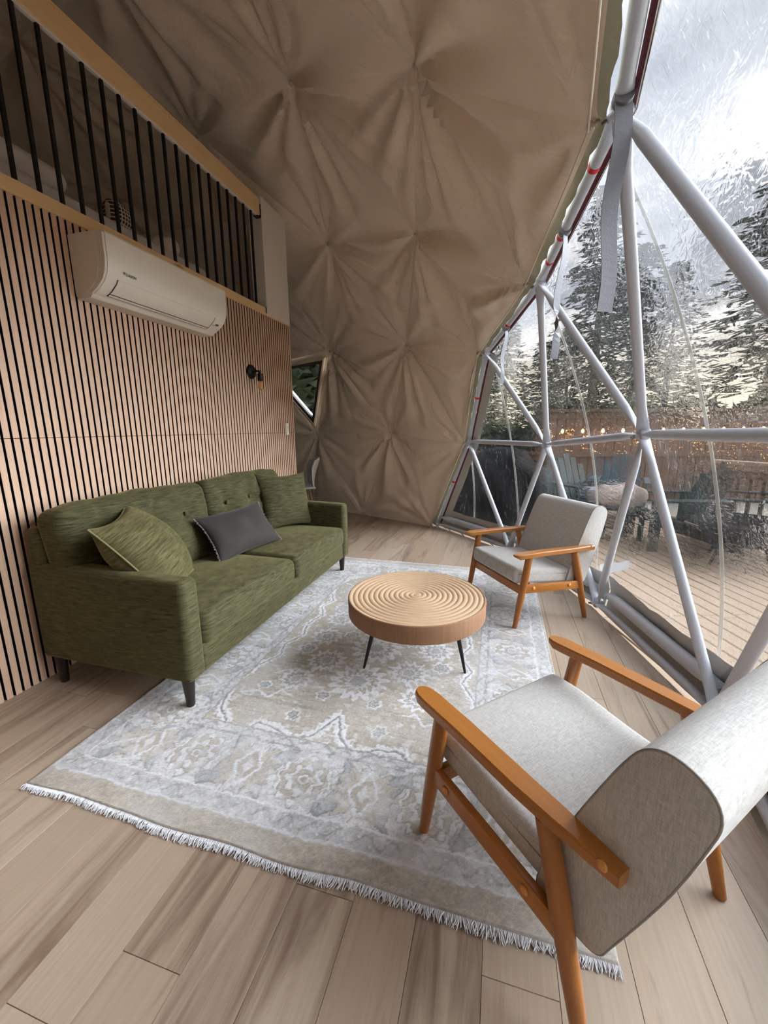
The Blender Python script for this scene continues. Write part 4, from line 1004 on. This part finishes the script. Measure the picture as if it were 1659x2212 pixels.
# ------------------------------------------------------------------ sconce and switch
sc = empty('wall_sconce', (WX, 3.215, 1.69)); tag(sc, 'black wall sconce with bare amber bulb on the slatted wall', 'wall lamp')
MB().lathe([(.060, 0), (.060, .010), (.054, .019), (.035, .024), (.012, .028)], 28, 'x').build('backplate', MAT['blackmetal'], sc, True, 40)
MB().tube([(.022, 0, 0), (.060, .0, .004), (.082, .0, 0), (.090, 0, -.018)], .0085, 12).build('arm', MAT['blackmetal'], sc, True)
MB().lathe([(.009, -.012), (.0225, -.020), (.0235, -.075), (.021, -.079)], 18, c=(.090, 0, 0)).build('socket', MAT['blackmetal'], sc, True, 40)
MB().tube([(.082, .0, .004), (.082, .018, .010), (.086, .03, .004)], .004, 8).build('thumb_screw', MAT['blackmetal'], sc, True)
bulb = MB().lathe([(.012, -.076), (.0165, -.090), (.0195, -.108), (.0225, -.126), (.0215, -.140), (.013, -.151), (.003, -.154)], 18, c=(.090, 0, 0)).build('bulb', MAT['bulbglass'], sc, True)
MB().tube([(.090 + .006 * math.cos(k * 1.6), .006 * math.sin(k * 1.6), -.085 - k * .0045) for k in range(12)], .0012, 5).build('filament', MAT['glow'] if False else MAT['teakbutton'], bulb)
sw_ = empty('light_switch', (WX + .001, 3.795, 1.203)); tag(sw_, 'white wall switch plate near the end of the slatted wall', 'switch')
MB().cbox(0, .007, -.026, .026, -.058, .058, .002).build('plate', MAT['acwhite'], sw_)
MB().cbox(.007, .011, -.014, .014, -.032, .032, .001).build('rocker', MAT['acside'], sw_)
for k in range(4): MB().box(.011, .0114, -.008, .008, .004 + k * .006, .006 + k * .006).build('print_mark', MAT['greyprint'], sw_)

# ------------------------------------------------------------------ loft bedding
def softbox(name, c, half, r_, crown, mat, label, cat, rot=0.0, tilt=0.0, fn=None):
    o = empty(name, c, rot); tag(o, label, cat); b = MB().rbox((0, 0, 0), half, r_, crown, 5, 12, fn).build('cover' if cat != 'mattress' else 'ticking', mat, o, True); o.rotation_euler = (tilt, 0, rot); return o
softbox('mattress', (-2.93, 2.0, 2.33), (.62, 1.05, .13), .05, (0, 0, .015), MAT['mattress'], 'white mattress on the loft platform behind the railing', 'mattress')
softbox('folded_duvet', (-2.68, 1.57, 2.52), (.36, .40, .055), .06, (0, 0, .02), MAT['mattress'], 'folded white duvet on the near end of loft bed', 'duvet', 0.0, 0.0)
softbox('gingham_cushion', (-2.44, 2.37, 2.545), (.05, .10, .085), .05, (.02, 0, 0), MAT['gingham'], 'small brown gingham cushion on the loft bed', 'pillow', 0.2, 0.0)
softbox('bed_pillow', (-2.62, 2.74, 2.52), (.22, .15, .065), .06, (0, 0, .03), MAT['mattress'], 'white bed pillow behind the railing at far end of loft bed', 'pillow', 0.15, R(25))

# ------------------------------------------------------------------ white moulded chair behind the sofa's far end
wc = empty('dining_chair', (-2.60, 4.95, 0), R(215)); tag(wc, 'white moulded plastic chair half hidden behind the far end of sofa', 'chair')
def shellf(P):
    P = P.copy(); z = P[:, 2]; P[:, 0] += -.10 * np.clip((z - .45) / .35, 0, 1) ** 1.4; P[:, 0] += .10 * (P[:, 1] / .22) ** 2 * np.clip((z - .4) / .3, 0, 1)
    return P
MB().rbox((-.18, 0, .61), (.012, .21, .19), .0115, (0, 0, .03), 4, 12, shellf).build('backrest', MAT['chairwhite'], wc, True)
MB().rbox((.02, 0, .435), (.21, .21, .014), .0135, (0, 0, -.01), 4, 10).build('seat', MAT['chairwhite'], wc, True)
for lx, ly in ((.17, .17), (.17, -.17), (-.15, .17), (-.15, -.17)): MB().tube([(lx * .75, ly * .75, .43), (lx * 1.15, ly * 1.15, 0)], [.016, .011], 10).build('leg', MAT['tabletop'], wc, True)

# ------------------------------------------------------------------ grey webbing straps hanging from the bay's upper tubes
def strap(label, P0, L, width, twist, sway):
    o = empty('hanging_strap', P0); tag(o, label, 'strap', 'webbing straps on the bay window'); m = MB(); vs_ = []; n_ = 24
    for k in range(n_ + 1):
        t = k / n_; a = twist[0] + (twist[1] - twist[0]) * t + twist[2] * math.exp(-((t - .72) / .07) ** 2)
        c = Vector((sway[0] * t + .008 * math.sin(t * 9), sway[1] * t, -L * t)); h = Vector((math.cos(a), math.sin(a), 0)) * width / 2; nn = Vector((-math.sin(a), math.cos(a), 0)) * .0012
        vs_ += [c - h - nn, c + h - nn, c + h + nn, c - h + nn]
    fs = [(4 * k + j, 4 * k + (j + 1) % 4, 4 * k + 4 + (j + 1) % 4, 4 * k + 4 + j) for k in range(n_) for j in range(4)] + [(0, 3, 2, 1), tuple(4 * n_ + j for j in range(4))]
    m.add(vs_, fs).build('webbing', MAT['strap'], o)
    MB().tube([(0, -.02, -.004), (0, .02, -.004)], .030, 14).build('loop', MAT['strap'], o, True, 40)
def along(k, t): return tuple(Vector(FN[EDGE[k]]).lerp(Vector(FN[EDGE[k + 1]]), t))
strap('long wide grey webbing strap nearest the camera on the bay window', along(4, .06), .640, .052, (.15, .45, 0), (-.02, -.10))
strap('grey webbing strap with a twist, second from the camera on the bay window', along(3, .47), .60, .045, (1.05, .5, 1.3), (-.015, -.02))
strap('short grey webbing strap farthest from the camera on the bay window', along(2, .46), .42, .042, (1.1, .7, .3), (-.02, 0))
# ------------------------------------------------------------------ outdoors
DZ = -0.10
ground = MB().add([(-60, -40, -.22), (70, -40, -.22), (70, 90, -.22), (-60, 90, -.22)], [(0, 1, 2, 3)]).build('ground', MAT['ground']); tag(ground, 'bare earth and grass around the deck', 'ground', kind='structure')
# deck boards
deck = empty('floor_deck', (0, 0, DZ)); tag(deck, 'pale weathered wood deck outside the bay window', 'deck', kind='structure')
bd = Vector((.30, -.954, 0)).normalized(); bx = Vector((.954, .30, 0)).normalized(); BW = .118
def board(c0, s0, s1, w, zt=0.0, th=.035):
    m = MB().cbox(-w / 2, w / 2, s0, s1, -th, 0, .004); M = Matrix((bx, bd * -1, Vector((0, 0, 1)))).transposed().to_4x4(); M.translation = Vector((0, 0, 0))
    o = m.build('deck_board', MAT['deck'], deck); o.matrix_local = Matrix.Translation(bx * c0 + Vector((0, 0, zt))) @ M; return o
r_ = random.Random(4); DCv = Vector((DC[0], DC[1], 0)); RB = 4.02
for k in range(-6, 38):
    c0 = k * BW + .35
    # start of the board where it leaves the dome's footprint
    off = c0 - bx.dot(DCv); ys = -bd.dot(DCv)
    s_in = ys + math.sqrt(max(RB * RB - off * off, 0)) if abs(off) < RB else -2.2
    if abs(off) < RB:
        lo_ = s_in
    else: lo_ = -2.2
    hi_ = 8.6
    if c0 > 3.35: hi_ = 8.9
    joint = 2.55 + (0.02 if k % 2 else -.02)
    segs = [(lo_, joint), (joint + .006, 5.3), (5.306, hi_)] if lo_ < joint - .1 else [(lo_, 5.3), (5.306, hi_)] if lo_ < 5.2 else [(lo_, hi_)]
    for a_, b_ in segs:
        if b_ - a_ > .06 and c0 < 4.3: board(c0, a_, b_, BW - .015)
MB().cbox(-.06, .06, -2.2, 8.9, -.12, .012, .004).build('edge_board', MAT['fence'], deck).matrix_local = Matrix.Translation(bx * 4.36) @ Matrix((bx, bd * -1, Vector((0, 0, 1)))).transposed().to_4x4()
gravel = MB().prism([(2.8, -2), (9, -1), (9, 10), (2.0, 9)], -.21, -.17).build('gravel_bed', MAT['gravel']); tag(gravel, 'pale gravel beyond the edge of the deck', 'gravel', kind='stuff')
# fences: posts, rails, separate boards
def fence(name, label, A, B, top, bot, bw=.135, cap=True, gap=.012, mid=None, seed=0):
    A = Vector((*A, 0)); B = Vector((*B, 0)); d_ = (B - A); L = d_.length; rz = math.atan2(d_.y, d_.x)
    t = empty(name, (A.x, A.y, bot), rz); tag(t, label, 'fence'); h = top - bot; q = random.Random(seed)
    bm_ = MB().cbox(-bw / 2, bw / 2, -.010, .010, .03, h - .09, .002).mesh('fence_board', MAT['fence'])
    x = bw / 2
    while x < L - bw / 2 + .001:
        o = link(bpy.data.objects.new('fence_board', bm_), t); o.location = (x, q.uniform(-.002, .002), 0); o.scale = (1, 1, q.uniform(.99, 1.0)); x += bw + gap
    MB().cbox(0, L, -.022, -.0105, h - .20, h - .09, .002).build('rail', MAT['fence'], t)
    if mid: MB().cbox(0, L, -.055, -.0105, mid, mid + .09, .003).build('rail', MAT['fence'], t)
    MB().cbox(0, L, -.055, -.0105, .15, .24, .003).build('rail', MAT['fence'], t)
    if cap: MB().cbox(-.03, L + .03, -.07, .05, h - .09, h - .045, .003).build('cap_rail', MAT['fence'], t)
    k = int(L / 1.9) + 1; pm = MB().cbox(-.045, .045, .0105, .10, -.06, h - .091, .003).mesh('post', MAT['fence'])
    for i in range(k + 1):
        o = link(bpy.data.objects.new('post', pm), t); o.location = (min(max(L * i / k, .05), L - .05), 0, 0)
    return t
fence('board_fence', 'tall brown board fence with string lights beyond the deck', (.80, 7.62), (6.4, 9.3), 1.55, DZ, mid=.80, seed=1)
fence('board_fence', 'low brown board fence behind the covered grill', (-3.2, 7.9), (.74, 7.66), .83, DZ, mid=.5, seed=2)
def railing():
    A, B = Vector((2.62, 5.95)), Vector((3.75, 4.05)); d_ = B - A; L = d_.length
    t = empty('deck_railing', (A.x, A.y, DZ), math.atan2(d_.y, d_.x)); tag(t, 'low wooden deck railing with pale cap at far right outside', 'railing')
    MB().cbox(-.05, L + .05, -.07, .07, .86, .90, .004).build('cap_rail', MAT['deck'], t); MB().cbox(0, L, -.02, .02, .70, .79, .003).build('rail', MAT['fence'], t); MB().cbox(0, L, -.02, .02, .12, .20, .003).build('rail', MAT['fence'], t)
    bm_ = MB().cbox(-.018, .018, .0205, .050, .08, .80, .002).mesh('baluster', MAT['fence']); x = .10
    while x < L - .05:
        o = link(bpy.data.objects.new('baluster', bm_), t); o.location = (x, 0, 0); x += .135
    for x in (0.0, L): MB().cbox(x - .045, x + .045, -.045, .02, -.02, .86, .003).build('post', MAT['fence'], t)
railing()
# string lights on the fence
Fa, Fb = Vector((.80, 7.62, 1.19)), Vector((6.4, 9.3, 1.23)); sl = empty('string_lights', tuple(Fa)); tag(sl, 'warm string lights strung along the tall board fence', 'string lights')
out_ = Vector((Fb.y - Fa.y, -(Fb.x - Fa.x), 0)).normalized() * .16; pts = []; NB = 17
for k in range(NB * 6 + 1):
    t = k / (NB * 6); pts.append((Fb - Fa) * t + out_ + Vector((0, 0, .07 - .035 * abs(math.sin(math.pi * t * NB)))))
MB().tube(pts, .004, 5).build('cable', MAT['blackmetal'], sl)
soc = MB().lathe([(.004, .03), (.014, .024), (.014, -.012), (.008, -.016)], 10).mesh('socket', MAT['blackmetal'], True); blb = MB().lathe([(.008, -.014), (.020, -.035), (.026, -.055), (.018, -.078), (.003, -.086)], 12).mesh('bulb', MAT['glow'], True)
for k in range(NB):
    c = (Fb - Fa) * ((k + .5) / NB) + out_
    o = link(bpy.data.objects.new('socket', soc), sl); o.location = c; b_ = link(bpy.data.objects.new('bulb', blb), sl); b_.location = c
# covered grill
gr = empty('covered_grill', (.03, 5.78, DZ), R(-14)); tag(gr, 'barbecue grill under a black fabric cover outside the bay window', 'grill')
px = [(-.66, 0), (-.66, .42), (-.62, .74), (-.50, .80), (-.36, .86), (-.24, 1.0), (-.10, 1.045), (.16, 1.045), (.30, 1.0), (.42, .86), (.54, .80), (.63, .72), (.67, .40), (.67, 0)]
nd = 15; vs_ = []; NP = []
for (a_, b_), (c_, d_) in zip(px[:-1], px[1:]):
    for q in range(4): NP.append((a_ + (c_ - a_) * q / 4, b_ + (d_ - b_) * q / 4))
NP.append(px[-1])
for j in range(nd + 1):
    v = 2 * j / nd - 1; sv = 1 - .16 * abs(v) ** 5; top_ = 1 - .13 * abs(v) ** 4
    for i, (x, z) in enumerate(NP):
        w = .014 * math.sin(x * 17 + v * 6) * (1 - z * .6) + .010 * math.sin(x * 41 + z * 8 + v * 3)
        vs_.append((x * (sv if z < .8 else 1 - .05 * abs(v)), v * (.31 + .03 * (1 - z)) + w * (1 if abs(v) > .9 else .3), max(.004, z * top_ + (.5 * w if 0 < z else 0))))
K = len(NP); fs = [(j * K + i, (j + 1) * K + i, (j + 1) * K + i + 1, j * K + i + 1) for j in range(nd) for i in range(K - 1)] + [tuple(range(K)), tuple(nd * K + i for i in range(K - 1, -1, -1))]
MB().add(vs_, fs).build('cover', MAT['cover'], gr, True, 60)
for sx in (-.5, .5):
    for sy in (-.2, .2): MB().lathe([(.035, -.016), (.04, 0), (.035, .016)], 12, 'x', (sx, sy, .04)).build('castor', MAT['blackmetal'], gr)
# slatted garden chairs
def adirondack(label, loc_, rz, mat):
    t = empty('garden_chair', (*loc_, DZ), rz); tag(t, label, 'garden chair', 'slatted garden chairs on the deck')
    for k in range(5):
        y = (k - 2) * .102; hgt_ = .98 - .07 * abs(k - 2) ** 1.5 * .8; m = MB()
        m.cbox(-.010, .010, -.046, .046, 0, hgt_ - .26, .004); m.xform(Matrix.Translation((-.22, y, .26)) @ Matrix.Rotation(R(-22), 4, 'Y')); m.build('back_slat', mat, t)
    for k in range(5):
        m = MB().cbox(-.045, .045, -.27, .27, -.010, .010, .004); m.xform(Matrix.Translation((.28 - k * .105, 0, .365 - k * .028)) @ Matrix.Rotation(R(-14), 4, 'Y')); m.build('seat_slat', mat, t)
    for s_ in (-1, 1):
        MB().cbox(-.36, .38, s_ * .345 - .07, s_ * .345 + .07, .545, .567, .008).build('arm', mat, t)
        MB().cbox(.25, .36, s_ * .300 - .012, s_ * .300 + .012, 0, .545, .004).build('front_leg', mat, t)
        m = MB(); m.prism([(.30, .28), (.36, .40), (-.30, .20), (-.62, 0.0), (-.50, 0.0), (-.20, .12)], s_ * .285 - .010, s_ * .285 + .010, 'y'); m.build('rear_leg', mat, t)
        MB().cbox(-.34, -.26, s_ * .300 - .010, s_ * .300 + .010, .10, .545, .003).build('arm_bracket', mat, t)
    m = MB().cbox(-.012, .012, -.27, .27, -.03, .03, .003); m.xform(Matrix.Translation((-.345, 0, .535))); m.build('back_brace', mat, t)
    return t
adirondack('dark green slatted garden chair beside the covered grill outside', (1.17, 5.98), R(-60), MAT['adgreen'])
adirondack('slate blue slatted garden chair against the tall fence outside', (1.72, 6.55), R(-105), MAT['adblue'])
adirondack('dark green slatted garden chair in the middle of deck outside', (1.86, 5.10), R(-170), MAT['adgreen'])
adirondack('dark green slatted garden chair at far right by deck railing', (2.72, 5.25), R(165), MAT['adgreen'])
o = MB().lathe([(.13, 0), (.15, .02), (.17, .16), (.165, .17), (.14, .155), (.02, .15)], 20).build('plastic_tub', MAT['bluecan'], None, True, 40); o.location = (1.21, 5.89, DZ + .34); tag(o, 'white and blue tub on the seat of dark green chair by grill', 'tub')
def lump(P):
    P = P.copy(); P[:, 2] += .03 * np.sin(P[:, 0] * 19) * np.sin(P[:, 1] * 15 + 1); return P
o = MB().rbox((0, 0, 0), (.24, .18, .11), .09, (.02, .02, .03), 6, 8, lump).build('folded_blanket', MAT['clothpink'], None, True); o.location = (1.42, 5.35, DZ + .50); tag(o, 'pale crumpled blanket on a small side table outside', 'blanket')
st_ = empty('side_table', (1.42, 5.35, DZ)); tag(st_, 'small dark side table under a pale blanket outside', 'side table')
MB().cbox(-.26, .26, -.22, .22, .355, .385, .004).build('tabletop', MAT['adgreen'], st_)
for sx in (-.2, .2):
    for sy in (-.16, .16): MB().cbox(sx - .025, sx + .025, sy - .025, sy + .025, 0, .355, .003).build('leg', MAT['adgreen'], st_)
fp = empty('fire_pit', (2.30, 4.55, DZ)); tag(fp, 'round dark metal fire pit bowl on legs at the deck edge', 'fire pit')
MB().lathe([(.05, .16), (.22, .20), (.34, .30), (.40, .40), (.42, .41), (.40, .425), (.33, .33), (.05, .22)], 28).build('bowl', MAT['blackmetal'], fp, True, 50)
for k in range(4): MB().tube([(.22 * math.cos(k * 1.571 + .4), .22 * math.sin(k * 1.571 + .4), .24), (.33 * math.cos(k * 1.571 + .4), .33 * math.sin(k * 1.571 + .4), 0)], .014, 8).build('leg', MAT['blackmetal'], fp)

# conifers: whorls of drooping boughs with needle sprays, a few shapes shared by many trees
def conifer_mesh(seed, h, br, low, dens):
    q = np.random.RandomState(seed); V = []; F = []
    z = low * h
    while z < h * .985:
        t = (z - low * h) / (h * (1 - low)); Lb = br * (1 - t) ** .75 * q.uniform(.75, 1.1) + .12; nb = q.randint(5, 8)
        a0 = q.rand() * 6.28
        for b in range(nb):
            a = a0 + b * 6.283 / nb + q.uniform(-.3, .3); L = Lb * q.uniform(.6, 1.15); droop = q.uniform(.10, .32); rise = q.uniform(-.05, .15)
            ns = max(4, int(L * dens))
            for s_ in range(ns):
                u = (s_ + q.rand()) / ns; u = u ** .8; r_ = L * u
                c = np.array([math.cos(a) * r_, math.sin(a) * r_, z + rise * r_ - droop * r_ * r_ / max(L, .3)])
                for w_ in range(3):
                    da = a + q.uniform(-1.0, 1.0); ln = q.uniform(.16, .42) * (1.15 - .5 * u); wd = q.uniform(.018, .05)
                    d_ = np.array([math.cos(da), math.sin(da), q.uniform(-.38, .12)]); sd = np.cross(d_, [0, 0, 1]); sd /= np.linalg.norm(sd) + 1e-6; sd = sd + np.array([0, 0, q.uniform(-.7, .7)])
                    c2 = c + q.uniform(-.07, .07, 3); o_ = len(V)
                    V += [c2 - sd * wd * .6, c2 + sd * wd * .6, c2 + d_ * ln * .6 + sd * wd, c2 + d_ * ln, c2 + d_ * ln * .6 - sd * wd]; F.append((o_, o_ + 1, o_ + 2, o_ + 3, o_ + 4))
        z += q.uniform(.14, .26) * (1.1 - .4 * t)
    fol = MB().add(V, F).mesh('foliage', MAT['needles'])
    tk = MB().tube([(0, 0, -.1), (.02, .01, h * .3), (.0, .03, h * .65), (0, 0, h * .98)], [h * .022, h * .017, h * .009, .01], 9).mesh('trunk', MAT['bark'], True)
    return fol, tk
SP = [conifer_mesh(1, 7.0, 2.3, .30, 6.5), conifer_mesh(2, 8.2, 2.1, .24, 6.5), conifer_mesh(3, 6.0, 1.9, .10, 7.0)]
TREES = [('broad dark conifer left of centre behind the tall fence', 'dark broad conifer', 2.1, 11.2, 1, .82, .3), ('tall dark conifer at right edge of the bay view', '', 5.9, 11.7, 0, 1.05, 1.9),
         ('dark conifer behind the low fence and grill', '', -.5, 11.0, 2, .82, 2.2), ('conifer rising behind the middle of the tall fence', '', 3.7, 14.0, 0, .92, 4.0),
         ('slim conifer right of middle beyond the tall fence', '', 5.2, 16.0, 1, .80, 5.1), ('far conifer seen low between the nearer trees', '', 3.0, 22.0, 2, 1.05, .9),
         ('small conifer just behind the left end of tall fence', '', .9, 10.2, 2, .55, 3.3), ('conifer outside the small triangular window', '', -5.2, 11.0, 2, .95, 1.2),
         ('second conifer outside the small triangular window', '', -3.6, 12.5, 1, .80, 2.9), ('conifer beyond the far right end of tall fence', '', 8.4, 12.6, 1, .95, 3.9),
         ('low conifer seen between grill and tall fence', '', .1, 14.5, 2, .80, .4),
         ('third conifer outside the small triangular window', '', -6.6, 9.5, 1, .75, 4.4)]
for lab, _, x, y, k, s_, rz in TREES:
    t = empty('conifer_tree', (x, y, -.22), rz); t.scale = (s_, s_, s_); tag(t, lab, 'tree', 'conifers around the deck')
    link(bpy.data.objects.new('foliage', SP[k][0]), t); link(bpy.data.objects.new('trunk', SP[k][1]), t)
def shrub_mesh(seed):
    q = np.random.RandomState(seed); V = []; F = []
    for k in range(2600):
        u = q.normal(size=3); u /= np.linalg.norm(u); u[2] = abs(u[2]); r_ = q.uniform(.55, 1.0) ** .5; c = u * r_ * np.array([1.0, .7, 1.0]); a = q.rand() * 6.28; ln = q.uniform(.07, .2)
        d_ = np.array([math.cos(a), math.sin(a), q.uniform(-.3, .6)]); sd = np.cross(d_, q.normal(size=3)); sd /= np.linalg.norm(sd) + 1e-6; w = ln * .28; o_ = len(V)
        V += [c - d_ * ln, c + sd * w, c + d_ * ln, c - sd * w]; F.append((o_, o_ + 1, o_ + 2, o_ + 3))
    return MB().add(V, F).mesh('foliage', MAT['needles'])
SH = [shrub_mesh(5), shrub_mesh(6)]
stem = MB().tube([(0, 0, -.05), (0, 0, .6)], [.05, .03], 7).mesh('stem', MAT['bark'])
SHR = [(1.4, 9.4), (2.6, 9.7), (3.9, 10.2), (5.2, 10.6), (6.6, 11.2), (8.0, 11.4), (-1.2, 9.3), (-2.6, 9.6), (-4.4, 8.9), (-.1, 9.6)]
WHICH = ['first shrub from the left behind the tall board fence', 'second shrub from the left behind the tall board fence', 'third shrub from the left behind the tall board fence', 'fourth shrub from the left behind the tall board fence', 'fifth shrub from the left behind the tall board fence', 'sixth shrub from the left behind the tall board fence',
         'shrub behind the low fence, middle of three', 'shrub behind the low fence, leftmost of three', 'bush close outside the small triangular window', 'shrub behind the low fence, nearest the tall fence']
for k, (x, y) in enumerate(SHR):
    t = empty('evergreen_shrub', (x, y, -.22), k * 1.3); s_ = 1.0 if y > 9 else 2.3; t.scale = (1.2 * s_, 1.1 * s_, 2.0 * s_ if x > 1 else 1.6 * s_); tag(t, 'dark evergreen ' + WHICH[k], 'shrub', 'shrubs behind the fences')
    link(bpy.data.objects.new('foliage', SH[k % 2]), t); link(bpy.data.objects.new('stem', stem), t)
